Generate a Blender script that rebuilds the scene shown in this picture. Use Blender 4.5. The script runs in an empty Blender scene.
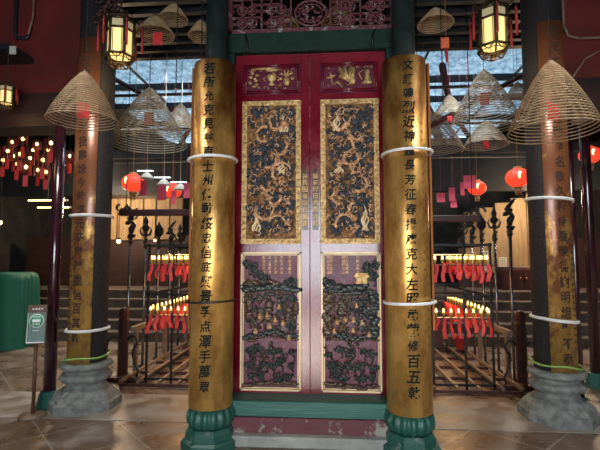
import bpy, math, random
from mathutils import Vector, Matrix, noise
PI=math.pi
sc=bpy.context.scene
C=sc.collection
R=math.radians

# ------------------------------------------------------------------ materials
def newmat(name):
    m=bpy.data.materials.new(name); m.use_nodes=True
    nt=m.node_tree; b=nt.nodes['Principled BSDF']
    return m,nt,b
def mat(name,c1,c2=None,rough=.5,metal=0.,scale=6.,bump=0.,bscale=None,emis=None,es=0.,coat=0.,detail=6.,stretch=(1,1,1),lo=.35,hi=.65,rough2=None,spec=None):
    m,nt,b=newmat(name)
    b.inputs['Roughness'].default_value=rough; b.inputs['Metallic'].default_value=metal
    if coat: b.inputs['Coat Weight'].default_value=coat; b.inputs['Coat Roughness'].default_value=.12
    if spec is not None: b.inputs['Specular IOR Level'].default_value=spec
    tc=nt.nodes.new('ShaderNodeTexCoord'); mp=nt.nodes.new('ShaderNodeMapping'); mp.inputs['Scale'].default_value=stretch
    nt.links.new(tc.outputs['Object'],mp.inputs[0])
    n=nt.nodes.new('ShaderNodeTexNoise'); n.inputs['Scale'].default_value=scale; n.inputs['Detail'].default_value=detail
    nt.links.new(mp.outputs[0],n.inputs['Vector'])
    r=nt.nodes.new('ShaderNodeValToRGB'); r.color_ramp.elements[0].position=lo; r.color_ramp.elements[1].position=hi
    r.color_ramp.elements[0].color=(*c1,1); r.color_ramp.elements[1].color=(*(c2 or c1),1)
    nt.links.new(n.outputs['Fac'],r.inputs[0]); nt.links.new(r.outputs[0],b.inputs['Base Color'])
    if rough2 is not None:
        mr=nt.nodes.new('ShaderNodeMapRange'); mr.inputs[1].default_value=lo; mr.inputs[2].default_value=hi
        mr.inputs[3].default_value=rough; mr.inputs[4].default_value=rough2
        nt.links.new(n.outputs['Fac'],mr.inputs[0]); nt.links.new(mr.outputs[0],b.inputs['Roughness'])
    if bump:
        n2=nt.nodes.new('ShaderNodeTexNoise'); n2.inputs['Scale'].default_value=bscale or scale*3; n2.inputs['Detail'].default_value=4
        nt.links.new(mp.outputs[0],n2.inputs['Vector'])
        bp=nt.nodes.new('ShaderNodeBump'); bp.inputs['Strength'].default_value=bump; bp.inputs['Distance'].default_value=.02
        nt.links.new(n2.outputs['Fac'],bp.inputs['Height']); nt.links.new(bp.outputs[0],b.inputs['Normal'])
    if emis:
        b.inputs['Emission Color'].default_value=(*emis,1); b.inputs['Emission Strength'].default_value=es
    return m
def worn(name,base,top,thr,scale=9.,rough=.5,metal_top=0.,rough_top=.6,zbias=0.,bump=.1,base2=None,stretch=(1,1,1),coat=0,metal_base=0.,soft=.06):
    """a top layer over a base in noisy patches: worn paint or leaf, browned gilding"""
    m,nt,b=newmat(name); L=nt.links.new
    tc=nt.nodes.new('ShaderNodeTexCoord'); mp=nt.nodes.new('ShaderNodeMapping'); mp.inputs['Scale'].default_value=stretch
    L(tc.outputs['Object'],mp.inputs[0])
    n=nt.nodes.new('ShaderNodeTexNoise'); n.inputs['Scale'].default_value=scale; n.inputs['Detail'].default_value=9; n.inputs['Roughness'].default_value=.65
    L(mp.outputs[0],n.inputs['Vector'])
    sp=nt.nodes.new('ShaderNodeSeparateXYZ'); L(tc.outputs['Object'],sp.inputs[0])
    ma=nt.nodes.new('ShaderNodeMath'); ma.operation='MULTIPLY_ADD'; ma.inputs[1].default_value=zbias; L(sp.outputs['Z'],ma.inputs[0]); L(n.outputs['Fac'],ma.inputs[2])
    r=nt.nodes.new('ShaderNodeValToRGB'); r.color_ramp.elements[0].position=thr; r.color_ramp.elements[1].position=thr+soft
    r.color_ramp.elements[0].color=(0,0,0,1); r.color_ramp.elements[1].color=(1,1,1,1)
    L(ma.outputs[0],r.inputs[0])
    n2=nt.nodes.new('ShaderNodeTexNoise'); n2.inputs['Scale'].default_value=scale*.5; n2.inputs['Detail'].default_value=5; L(mp.outputs[0],n2.inputs['Vector'])
    mb=nt.nodes.new('ShaderNodeMix'); mb.data_type='RGBA'; L(n2.outputs['Fac'],mb.inputs['Factor'])
    mb.inputs['A'].default_value=(*base,1); mb.inputs['B'].default_value=(*(base2 or base),1)
    mx=nt.nodes.new('ShaderNodeMix'); mx.data_type='RGBA'; L(r.outputs[0],mx.inputs['Factor']); L(mb.outputs['Result'],mx.inputs['A']); mx.inputs['B'].default_value=(*top,1)
    L(mx.outputs['Result'],b.inputs['Base Color'])
    for s,a,t in(('Metallic',metal_base,metal_top),('Roughness',rough,rough_top)):
        q=nt.nodes.new('ShaderNodeMapRange'); q.inputs[3].default_value=a; q.inputs[4].default_value=t; L(r.outputs[0],q.inputs[0]); L(q.outputs[0],b.inputs[s])
    if coat: b.inputs['Coat Weight'].default_value=coat; b.inputs['Coat Roughness'].default_value=.15
    bp=nt.nodes.new('ShaderNodeBump'); bp.inputs['Strength'].default_value=bump; bp.inputs['Distance'].default_value=.02
    L(n.outputs['Fac'],bp.inputs['Height']); L(bp.outputs[0],b.inputs['Normal'])
    return m
def glow(name,c,e,s,rough=.5):
    return mat(name,c,rough=rough,emis=e,es=s)
M={}
M['lacquer']=mat('red_lacquer',(.13,.003,.012),(.20,.005,.018),rough=.12,rough2=.2,scale=5,coat=.35,bump=.13,bscale=60,detail=8)
M['lacquer_field']=mat('red_lacquer_field',(.085,.004,.022),(.13,.008,.032),rough=.32,rough2=.45,spec=.4,scale=9,coat=.04,bump=.25,bscale=70)
M['lacquer_dark']=mat('maroon_lacquer',(.09,.006,.014),(.15,.01,.02),rough=.3,scale=7,coat=.3,bump=.1)
M['gold']=mat('bright_gilding',(.78,.54,.24),(.42,.25,.09),rough=.42,metal=.6,scale=40,bump=.5,bscale=90)
M['gold_field']=mat('carved_gilding',(.42,.21,.08),(.10,.04,.02),rough=.5,metal=.35,scale=30,bump=1.,bscale=60)
M['gold_carve']=mat('warm_gilded_carving',(.85,.52,.27),(.48,.22,.10),rough=.42,metal=.3,scale=40,bump=.3)
M['gold_pale']=mat('pale_gilding',(.9,.7,.42),(.8,.56,.3),rough=.45,metal=.1,scale=12)
M['stone_light']=mat('light_grey_slab',(.27,.28,.25),(.38,.38,.34),rough=.7,scale=8,bump=.3)
M['navy']=mat('blue_black_paint',(.009,.012,.019),(.06,.07,.085),rough=.35,scale=50,bump=.5,bscale=120,coat=.3)
M['greenblack']=mat('green_black_paint',(.006,.012,.011),(.035,.05,.04),rough=.3,scale=40,bump=.6,bscale=90,coat=.4)
M['brown_carve']=mat('brown_carving',(.14,.065,.025),(.03,.015,.01),rough=.35,scale=35,bump=.5,coat=.4)
M['plaque']=mat('gilded_bronze',(.58,.31,.07),(.36,.15,.025),rough=.27,rough2=.38,metal=.85,scale=3.5,bump=.04,bscale=40,detail=9,stretch=(1,1,.4))
M['plaque']=worn('gilded_bronze',(.32,.12,.022),(.86,.50,.14),.22,scale=5,rough=.36,rough_top=.34,metal_base=.7,metal_top=.6,zbias=-.07,base2=(.19,.065,.014),bump=.05,stretch=(1,1,.45),soft=.3)  # gilding grows browner towards the top in soft noisy patches
M['copper']=mat('copper_edge',(.5,.18,.05),(.3,.1,.03),rough=.35,metal=.6,scale=4,stretch=(1,1,.4))
M['ink']=mat('dark_green_ink',(.004,.010,.010),(.006,.018,.018),rough=.8,scale=20,spec=.15)
M['ink_red']=mat('faded_red_ink',(.32,.13,.05),(.22,.07,.03),rough=.5,scale=30)
M['ink_brown']=mat('brown_carved_ink',(.03,.013,.007),(.05,.02,.01),rough=.8,scale=30)
M['side_plaque']=worn('worn_gilt_wood',(.30,.105,.04),(.78,.47,.13),.24,scale=9,rough=.33,rough_top=.38,metal_top=.8,metal_base=.25,zbias=-.15,base2=(.14,.05,.022),stretch=(1,1,.6),coat=.3,soft=.16)
M['granite_dark']=mat('dark_granite',(.014,.013,.014),(.045,.04,.042),rough=.6,scale=60,bump=.25,detail=3)
M['stone']=mat('grey_stone',(.13,.14,.128),(.26,.27,.25),rough=.75,scale=14,bump=.15,bscale=60,detail=9)
M['stone_green']=worn('green_painted_stone',(.012,.09,.065),(.18,.22,.2),.6,scale=10,rough=.4,base2=(.02,.085,.065),bump=.4)
M['green_wood']=mat('dark_green_wood',(.004,.018,.011),(.007,.03,.019),rough=.5,scale=8,bump=.15,spec=.3)
M['green_post']=mat('grey_green_post',(.006,.013,.011),(.016,.03,.026),rough=.6,scale=8,bump=.2)
M['green_sill']=mat('turquoise_green_wood',(.010,.085,.065),(.018,.12,.09),rough=.45,scale=6,bump=.2,stretch=(.3,1,3))
M['red_stone']=worn('peeling_red_paint',(.15,.035,.042),(.30,.28,.24),.47,scale=6,rough=.6,base2=(.11,.03,.04),bump=.7,zbias=-.55)
M['fret']=worn('faded_red_fretwork',(.13,.028,.036),(.26,.23,.24),.56,scale=16,rough=.5,base2=(.09,.028,.032),bump=.3)
M['red_wall']=mat('dull_red_plaster',(.14,.015,.011),(.085,.011,.009),rough=.6,scale=2,bump=.15)
M['brown_beam']=mat('smoked_brown_timber',(.042,.015,.011),(.02,.009,.008),rough=.55,scale=4,bump=.3,stretch=(.3,1,2))
M['dark']=mat('smoke_black_timber',(.008,.010,.013),(.018,.021,.026),rough=.5,scale=3,bump=.2)
M['ceil']=mat('smoke_black_boards',(.010,.013,.017),(.024,.028,.034),rough=.6,scale=3,bump=.2)
M['red_rafter']=mat('dark_red_rafter',(.09,.014,.022),(.05,.01,.016),rough=.5,scale=5)
M['iron']=mat('black_iron',(.012,.012,.014),(.03,.03,.032),rough=.35,metal=.6,scale=30,bump=.2)
M['steel']=mat('polished_steel_pole',(.32,.32,.34),(.16,.15,.15),rough=.25,metal=.9,scale=20)
M['incense']=mat('tan_incense',(.44,.31,.17),(.29,.2,.11),rough=.75,scale=14,bump=.2)
M['incense_grey']=mat('grey_tan_incense',(.5,.45,.34),(.34,.30,.22),rough=.75,scale=14,bump=.2)
M['paper_red']=mat('red_paper',(.8,.055,.05),(.62,.035,.035),rough=.6,scale=20)
M['paper_pink']=mat('pink_paper',(.72,.10,.17),(.6,.07,.13),rough=.6,scale=20)
M['paper_orange']=mat('orange_charm',(.75,.2,.06),(.55,.1,.04),rough=.6,scale=40)
M['tassel']=mat('red_tassel',(.38,.02,.02),(.22,.01,.012),rough=.6,scale=60,bump=.3,stretch=(1,1,.1))
M['lamp_frame']=mat('aged_brass_frame',(.025,.02,.014),(.10,.07,.03),rough=.4,metal=.6,scale=30)
M['lamp_glass']=glow('lit_cream_glass',(.6,.5,.25),(1.,.68,.24),.62)
M['lamp_glass_dim']=glow('dim_cream_glass',(.35,.32,.2),(1.,.8,.42),.12)
M['bulb_glow']=glow('glowing_bulb',(1,.8,.4),(1.,.6,.2),5.)
M['flame']=glow('lamp_flame',(1,.7,.3),(1.,.52,.11),5.)
M['tube']=glow('yellow_tube_light',(1,.7,.3),(1.,.6,.2),5.)
M['whitetube']=glow('white_tube_light',(1,1,1),(.8,.9,1.),1.2)
M['red_lantern']=glow('lit_red_silk',(.7,.05,.03),(1.,.07,.025),.55)
M['oil_glass']=mat('brass_cup',(.5,.34,.1),(.35,.2,.06),rough=.35,metal=.5,scale=20)
M['wood_rail']=mat('pale_worn_wood',(.22,.15,.10),(.13,.08,.055),rough=.5,scale=9,stretch=(3,.4,3),bump=.2)
M['wood_dark']=mat('dark_red_wood',(.065,.018,.016),(.03,.01,.01),rough=.4,scale=8,coat=.3)
M['pole']=mat('black_red_lacquer_pole',(.045,.008,.015),(.02,.006,.01),rough=.2,scale=6,coat=.9)
M['cloth']=mat('green_cloth',(.008,.12,.07),(.006,.11,.065),rough=.75,scale=5,bump=.15)
M['white']=mat('white_plastic',(.85,.85,.82),(.75,.75,.72),rough=.45,scale=20)
M['black']=mat('black_plastic',(.01,.01,.01),rough=.4)
M['lime']=mat('lime_green_cord',(.3,.5,.12),(.22,.4,.1),rough=.5,scale=20)
M['sign_wood']=mat('brown_sign_wood',(.13,.06,.035),(.08,.035,.02),rough=.45,scale=15)
M['sign_card']=mat('grey_green_card',(.13,.2,.18),(.1,.16,.145),rough=.4,scale=9)
M['sign_green']=mat('sign_green',(.06,.4,.2),(.05,.34,.17),rough=.4,scale=9)
M['ochre']=mat('ochre_boards',(.27,.18,.085),(.19,.12,.055),rough=.6,scale=5,stretch=(4,1,.5))
M['dark_stone']=mat('dark_brown_stone',(.05,.042,.034),(.022,.019,.016),rough=.7,scale=3,bump=.4)
M['step']=mat('brown_stone_step',(.13,.10,.08),(.075,.055,.045),rough=.6,scale=5,bump=.3)
M['paper']=mat('white_notice_paper',(.5,.48,.42),(.42,.4,.34),rough=.7,scale=40)
M['grey_shade']=mat('pale_shade',(.5,.5,.44),(.38,.38,.33),rough=.6,scale=10)
def floor_mat():
    m,nt,b=newmat('brown_stone_tiles'); L=nt.links.new
    tc=nt.nodes.new('ShaderNodeTexCoord'); mp=nt.nodes.new('ShaderNodeMapping'); mp.inputs['Rotation'].default_value=(0,0,R(45)); mp.inputs['Location'].default_value=(.1,.2,0)
    L(tc.outputs['Object'],mp.inputs[0])
    br=nt.nodes.new('ShaderNodeTexBrick'); br.offset=0; br.inputs['Scale'].default_value=1.
    br.inputs['Brick Width'].default_value=.6; br.inputs['Row Height'].default_value=.6; br.inputs['Mortar Size'].default_value=.008; br.inputs['Mortar Smooth'].default_value=.2
    br.inputs['Color1'].default_value=(.17,.105,.066,1); br.inputs['Color2'].default_value=(.12,.075,.05,1); br.inputs['Mortar'].default_value=(.27,.23,.185,1)
    L(mp.outputs[0],br.inputs['Vector'])
    n=nt.nodes.new('ShaderNodeTexNoise'); n.inputs['Scale'].default_value=2.2; n.inputs['Detail'].default_value=12; n.inputs['Roughness'].default_value=.72; L(tc.outputs['Object'],n.inputs['Vector'])
    r=nt.nodes.new('ShaderNodeValToRGB'); r.color_ramp.elements[0].position=.49; r.color_ramp.elements[1].position=.66
    r.color_ramp.elements[0].color=(0,0,0,1); r.color_ramp.elements[1].color=(.8,.8,.8,1); L(n.outputs['Fac'],r.inputs[0])
    mx=nt.nodes.new('ShaderNodeMix'); mx.data_type='RGBA'; L(r.outputs[0],mx.inputs['Factor']); L(br.outputs['Color'],mx.inputs['A']); mx.inputs['B'].default_value=(.31,.29,.265,1)
    L(mx.outputs['Result'],b.inputs['Base Color'])
    q=nt.nodes.new('ShaderNodeMapRange'); q.inputs[1].default_value=.35; q.inputs[2].default_value=.6; q.inputs[3].default_value=.16; q.inputs[4].default_value=.5; L(n.outputs['Fac'],q.inputs[0]); L(q.outputs[0],b.inputs['Roughness'])
    bp=nt.nodes.new('ShaderNodeBump'); bp.inputs['Strength'].default_value=.3; bp.inputs['Distance'].default_value=.01
    L(n.outputs['Fac'],bp.inputs['Height']); L(bp.outputs[0],b.inputs['Normal'])
    return m
M['slab']=mat('worn_granite_slab',(.22,.17,.13),(.33,.30,.26),rough=.35,rough2=.6,scale=4,detail=12,bump=.2,lo=.42,hi=.6)
M['floor']=floor_mat()
def glazing_mat():
    m,nt,b=newmat('corrugated_translucent_sheet'); L=nt.links.new
    out=nt.nodes['Material Output']
    tc=nt.nodes.new('ShaderNodeTexCoord')
    n=nt.nodes.new('ShaderNodeTexNoise'); n.inputs['Scale'].default_value=5; n.inputs['Detail'].default_value=9; n.inputs['Roughness'].default_value=.8; L(tc.outputs['Object'],n.inputs['Vector'])
    r=nt.nodes.new('ShaderNodeValToRGB'); r.color_ramp.elements[0].position=.38; r.color_ramp.elements[1].position=.6
    r.color_ramp.elements[0].color=(.16,.27,.36,1); r.color_ramp.elements[1].color=(.75,.88,.92,1); L(n.outputs['Fac'],r.inputs[0])
    t=nt.nodes.new('ShaderNodeBsdfTranslucent'); L(r.outputs[0],t.inputs['Color'])
    L(t.outputs[0],out.inputs['Surface'])
    return m
M['glazing']=glazing_mat()

# ------------------------------------------------------------------ mesh builder
class MB:
    def __init__(s): s.v=[]; s.f=[]; s.sm=[]
    def add(s,vs,fs,smooth=False):
        o=len(s.v); s.v+=[tuple(v) for v in vs]; s.f+=[tuple(i+o for i in f) for f in fs]; s.sm+=[smooth]*len(fs); return s
    def box(s,x0,x1,y0,y1,z0,z1,rot=None,bev=0.):
        b=bev
        if b<=0:
            vs=[(x,y,z) for x in(x0,x1) for y in(y0,y1) for z in(z0,z1)]
            fs=[(0,1,3,2),(4,6,7,5),(0,4,5,1),(2,3,7,6),(0,2,6,4),(1,5,7,3)]
        else:
            vs=[];fs=[];idx={}
            X=(x0,x1);Y=(y0,y1);Z=(z0,z1)
            for i in(0,1):
                for j in(0,1):
                    for k in(0,1):
                        sx=b*(1-2*i);sy=b*(1-2*j);sz=b*(1-2*k)
                        for a,(dx,dy,dz) in enumerate(((0,sy,sz),(sx,0,sz),(sx,sy,0))):
                            idx[i,j,k,a]=len(vs); vs.append((X[i]+dx,Y[j]+dy,Z[k]+dz))
            for i in(0,1): fs.append(tuple(idx[i,j,k,0] for j,k in((0,0),(0,1),(1,1),(1,0))))
            for j in(0,1): fs.append(tuple(idx[i,j,k,1] for i,k in((0,0),(0,1),(1,1),(1,0))))
            for k in(0,1): fs.append(tuple(idx[i,j,k,2] for i,j in((0,0),(0,1),(1,1),(1,0))))
            for j in(0,1):
                for k in(0,1): fs.append((idx[0,j,k,1],idx[1,j,k,1],idx[1,j,k,2],idx[0,j,k,2]))
            for i in(0,1):
                for k in(0,1): fs.append((idx[i,0,k,0],idx[i,1,k,0],idx[i,1,k,2],idx[i,0,k,2]))
            for i in(0,1):
                for j in(0,1): fs.append((idx[i,j,0,0],idx[i,j,1,0],idx[i,j,1,1],idx[i,j,0,1]))
            for i in(0,1):
                for j in(0,1):
                    for k in(0,1): fs.append(tuple(idx[i,j,k,a] for a in range(3)))
        if rot: vs=[rot@Vector(v) for v in vs]
        return s.add(vs,fs)
    def tube(s,pts,r,n=8,closed=False,cap=True):
        pts=[Vector(p) for p in pts]; N=len(pts)
        rs=r if isinstance(r,(list,tuple)) else [r]*N
        vs=[];fs=[]; prev=None
        for i,p in enumerate(pts):
            if closed: t=pts[(i+1)%N]-pts[i-1]
            else: t=pts[min(i+1,N-1)]-pts[max(i-1,0)]
            if t.length<1e-9: t=Vector((0,0,1))
            t.normalize()
            if prev is None:
                a=Vector((0,0,1)) if abs(t.z)<.9 else Vector((1,0,0))
                u=t.cross(a).normalized()
            else:
                u=prev-t*prev.dot(t)
                u=u.normalized() if u.length>1e-6 else t.orthogonal().normalized()
            prev=u; w=t.cross(u)
            for k in range(n):
                a=2*PI*k/n; vs.append(p+(u*math.cos(a)+w*math.sin(a))*rs[i])
        M_=N if closed else N-1
        for i in range(M_):
            j=(i+1)%N
            for k in range(n): fs.append((i*n+k,i*n+(k+1)%n,j*n+(k+1)%n,j*n+k))
        if cap and not closed: fs.append(tuple(range(n))[::-1]); fs.append(tuple((N-1)*n+k for k in range(n)))
        return s.add(vs,fs,True)
    def lathe(s,prof,n=24,c=(0,0,0),smooth=True,flute=None,rot0=0.,sy=1.,capb=True,capt=True):
        vs=[];fs=[]
        for (r,z) in prof:
            for k in range(n):
                a=2*PI*k/n+rot0; rr=r
                if flute: rr=r*(1+flute[1]*(abs(math.cos(a*flute[0]/2))-.5))
                vs.append((c[0]+rr*math.cos(a),c[1]+rr*sy*math.sin(a),c[2]+z))
        for i in range(len(prof)-1):
            for k in range(n): fs.append((i*n+k,i*n+(k+1)%n,(i+1)*n+(k+1)%n,(i+1)*n+k))
        if capb: fs.append(tuple(range(n))[::-1])
        if capt: fs.append(tuple((len(prof)-1)*n+k for k in range(n)))
        return s.add(vs,fs,smooth)
    def ball(s,c,r,n=8,m=6,sc=(1,1,1),smooth=True):
        prof=[(max(.001,math.sin(PI*i/m))*r,-math.cos(PI*i/m)*r) for i in range(m+1)]
        vs=[];fs=[]
        for (q,z) in prof:
            for k in range(n):
                a=2*PI*k/n; vs.append((c[0]+q*math.cos(a)*sc[0],c[1]+q*math.sin(a)*sc[1],c[2]+z*sc[2]))
        for i in range(m):
            for k in range(n): fs.append((i*n+k,i*n+(k+1)%n,(i+1)*n+(k+1)%n,(i+1)*n+k))
        return s.add(vs,fs,smooth)
    def build(s,name,m,parent=None,kind=None,loc=None):
        me=bpy.data.meshes.new(name); me.from_pydata(s.v,[],s.f); me.polygons.foreach_set('use_smooth',s.sm)
        import bmesh
        b=bmesh.new(); b.from_mesh(me); bmesh.ops.recalc_face_normals(b,faces=b.faces); b.to_mesh(me); b.free()
        me.materials.append(m if not isinstance(m,str) else M[m])
        o=bpy.data.objects.new(name,me); C.objects.link(o)
        if parent: o.parent=parent
        if kind: o['kind']=kind
        if loc: o.location=loc
        return o
def tag(o,label,cat,group=None):
    o['label']=label; o['category']=cat
    if group: o['group']=group
    return o
def thing(name,label,cat,loc=(0,0,0),rz=0.,group=None):
    o=bpy.data.objects.new(name,None); C.objects.link(o); o.location=loc; o.rotation_euler=(0,0,rz); o.empty_display_size=.1
    return tag(o,label,cat,group)
def copy_tree(o,parent=None):
    c=o.copy(); C.objects.link(c); c.parent=parent
    for ch in list(o.children): copy_tree(ch,c)
    return c
def dup(o,loc,label=None,group=None,rz=None,scale=None):
    c=copy_tree(o); c.location=loc
    if rz is not None: c.rotation_euler=(0,0,rz)
    if scale: c.scale=(scale,)*3
    if label: c['label']=label
    if group: c['group']=group
    return c
def struct(name,mb,m): return mb.build(name,m,kind='structure')

# ------------------------------------------------------------------ writing
_glyph={}
def glyph(ch,res=2,off=0.):
    key=(ch,res,off)
    if key in _glyph: return _glyph[key]
    cu=bpy.data.curves.new('t','FONT'); cu.body=ch; cu.resolution_u=res; cu.size=1; cu.offset=off
    o=bpy.data.objects.new('t',cu); C.objects.link(o)
    dg=bpy.context.evaluated_depsgraph_get()
    me=bpy.data.meshes.new_from_object(o.evaluated_get(dg))
    import bmesh
    b=bmesh.new(); b.from_mesh(me)
    for k in range(13):
        bmesh.ops.bisect_plane(b,geom=b.verts[:]+b.edges[:]+b.faces[:],plane_co=(k*.085+.01,0,0),plane_no=(1,0,0))
    b.to_mesh(me); b.free()
    vs=[(v.co.x,v.co.y) for v in me.vertices]; fs=[tuple(p.vertices) for p in me.polygons]
    C.objects.unlink(o); bpy.data.objects.remove(o); bpy.data.curves.remove(cu); bpy.data.meshes.remove(me)
    if vs:
        x0=min(v[0] for v in vs);x1=max(v[0] for v in vs);y0=min(v[1] for v in vs);y1=max(v[1] for v in vs)
        s=1/max(x1-x0,y1-y0,.3)
        vs=[((v[0]-(x0+x1)/2)*s,(v[1]-(y0+y1)/2)*s) for v in vs]
    _glyph[key]=(vs,fs); return _glyph[key]
def wrap_text(mb,text,Rr,ang0,ztop,pitch,size,res=2,off=.0,slant=.0,thick=.002,jit=0.,sx=.9):
    """vertical line of characters on a cylinder (axis z through the origin); ang0 measured from -y towards +x"""
    for i,ch in enumerate(text):
        if ch==' ': continue
        vs,fs=glyph(ch,res,off)
        cz=ztop-pitch*(i+.5); s=size*(1+jit*random.uniform(-1,1)); rt=jit*random.uniform(-.6,.6)
        out=[]
        for x,y in vs:
            x2=(x+slant*y)*sx; X=(x2*math.cos(rt)-y*math.sin(rt))*s; Z=(x2*math.sin(rt)+y*math.cos(rt))*s
            a=ang0+X/Rr; q=Rr+thick
            out.append((q*math.sin(a),-q*math.cos(a),cz+Z))
        mb.add(out,fs)
def flat_text(mb,text,x,y,ztop,pitch,size,res=1,off=0.,horizontal=False):
    for i,ch in enumerate(text):
        vs,fs=glyph(ch,res,off)
        cx=x+(pitch*(i+.5) if horizontal else 0); cz=ztop-(0 if horizontal else pitch*(i+.5))
        mb.add([(cx+a*size,y,cz+b*size) for a,b in vs],fs)

# ------------------------------------------------------------------ camera
cam=bpy.data.cameras.new('camera'); cam.sensor_width=36; cam.lens=433/600*36; cam.clip_start=.05
co=bpy.data.objects.new('camera',cam); C.objects.link(co); co.location=(.185,0,1.55); co.rotation_euler=(R(94.3),0,R(4)); sc.camera=co

# ------------------------------------------------------------------ the setting
struct('floor',MB().box(-8.2,8.2,-3.2,13,-.2,0),'floor')
struct('trim_1',MB().box(-8,-.95,4.12,4.9,-.05,.006).box(.95,8,4.12,4.9,-.05,.006),'slab')
struct('ceiling',MB().box(-8.2,8.2,-3.2,6.75,4.95,5.1).box(-8.2,-4.6,6.75,13,4.95,5.1).box(4.6,8.2,6.75,13,4.95,5.1),'ceil')
struct('wall_back',MB().box(-8.2,8.2,12.4,12.6,0,4.95),'dark_stone')
struct('wall_west',MB().box(-8.4,-8.2,-3.2,12.6,0,5.1),'dark_stone')
struct('wall_east',MB().box(8.2,8.4,-3.2,12.6,0,5.1),'dark_stone')
struct('wall_front',MB().box(-8.2,-1.7,-3.4,-3.2,0,5.1).box(1.9,8.2,-3.4,-3.2,0,5.1).box(-1.7,1.9,-3.4,-3.2,3.0,5.1),'dark_stone')
struct('wall_left',MB().box(-8.2,-2.62,4.62,4.8,3.42,4.95),'red_wall')
struct('wall_right',MB().box(2.62,8.2,4.62,4.8,3.42,4.95),'red_wall')
for nm,s in(('trim_2',-1),('trim_3',1)):
    mb=MB(); a,b=sorted((s*2.62,s*8.2))
    mb.box(a,b,4.58,4.84,3.34,3.42)
    mb.box(a,b,4.54,4.84,3.14,3.34); mb.box(a,b,4.48,4.84,3.0,3.14)
    struct(nm,mb,'brown_beam')
# lintel zone above the stair, far back
struct('trim_4',MB().box(-8.2,8.2,9.9,10.1,3.05,3.9).box(-8.2,8.2,9.8,10.1,3.9,4.1),'dark')
# purlins and fascia
mb=MB()
for i in range(7): mb.box(-8.2,8.2,4.95+i*.26,5.03+i*.26,4.84,4.95)
mb.box(-8.2,8.2,6.65,6.75,4.80,4.95)
struct('trim_5',mb,'dark')
# stairs
mb=MB()
for i in range(5):
    mb.box(-8.2,8.2,7.9+.32*i,7.9+.32*(i+1)+.03,0,.17*(i+1)-.04)
    mb.box(-8.2,8.2,7.88+.32*i,7.9+.32*(i+1)+.03,.17*(i+1)-.04,.17*(i+1))
mb.box(-8.2,8.2,9.5,12.4,0,.85)
struct('trim_6',mb,'step')
# skylight: corrugated translucent sheet and its frame
mb=MB(); nx=230; vs=[];fs=[]
for i in range(nx+1):
    x=-4.6+9.2*i/nx; z=5.0+.018*math.sin(i*PI/2)
    vs+= [(x,6.75,z),(x,12.4,z)]
for i in range(nx): fs.append((2*i,2*i+1,2*i+3,2*i+2))
mb.add(vs,fs,True)
struct('window_1',mb,'glazing')
mb=MB()
for y in(8.05,9.1,10.4): mb.box(-4.6,4.6,y,y+.06,4.84,4.96)
for x in(-3.4,-1.6,.1,1.8,3.6): mb.box(x,x+.03,6.75,12.4,4.92,4.96)
struct('trim_7',mb,'dark')
struct('sun_block',MB().box(-8.4,8.4,6.45,6.62,5.1,8.6),'brown_beam')   # unseen wall added above the front hall to keep sun off the glazing
# diagonal hips
mb=MB()
for s in(-1,1):
    mb.tube([(s*3.9,7.2,4.86),(s*2.9,7.2,4.3),(s*1.6,7.25,3.6)],.045,6)
    mb.tube([(s*1.4,7.3,4.82),(s*2.3,9.0,4.5),(s*3.3,11.5,3.9)],.10,6)
    mb.tube([(s*2.1,7.3,4.82),(s*2.7,9.0,4.6),(s*4.3,11.5,4.0)],.06,6)
struct('trim_8',mb,'red_rafter')
mb=MB()
for y,z in((7.6,4.55),(8.6,4.2),(9.6,3.75)): mb.tube([(-4.8,y,z),(4.8,y,z)],.03,6)
struct('trim_9',mb,'dark')

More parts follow.
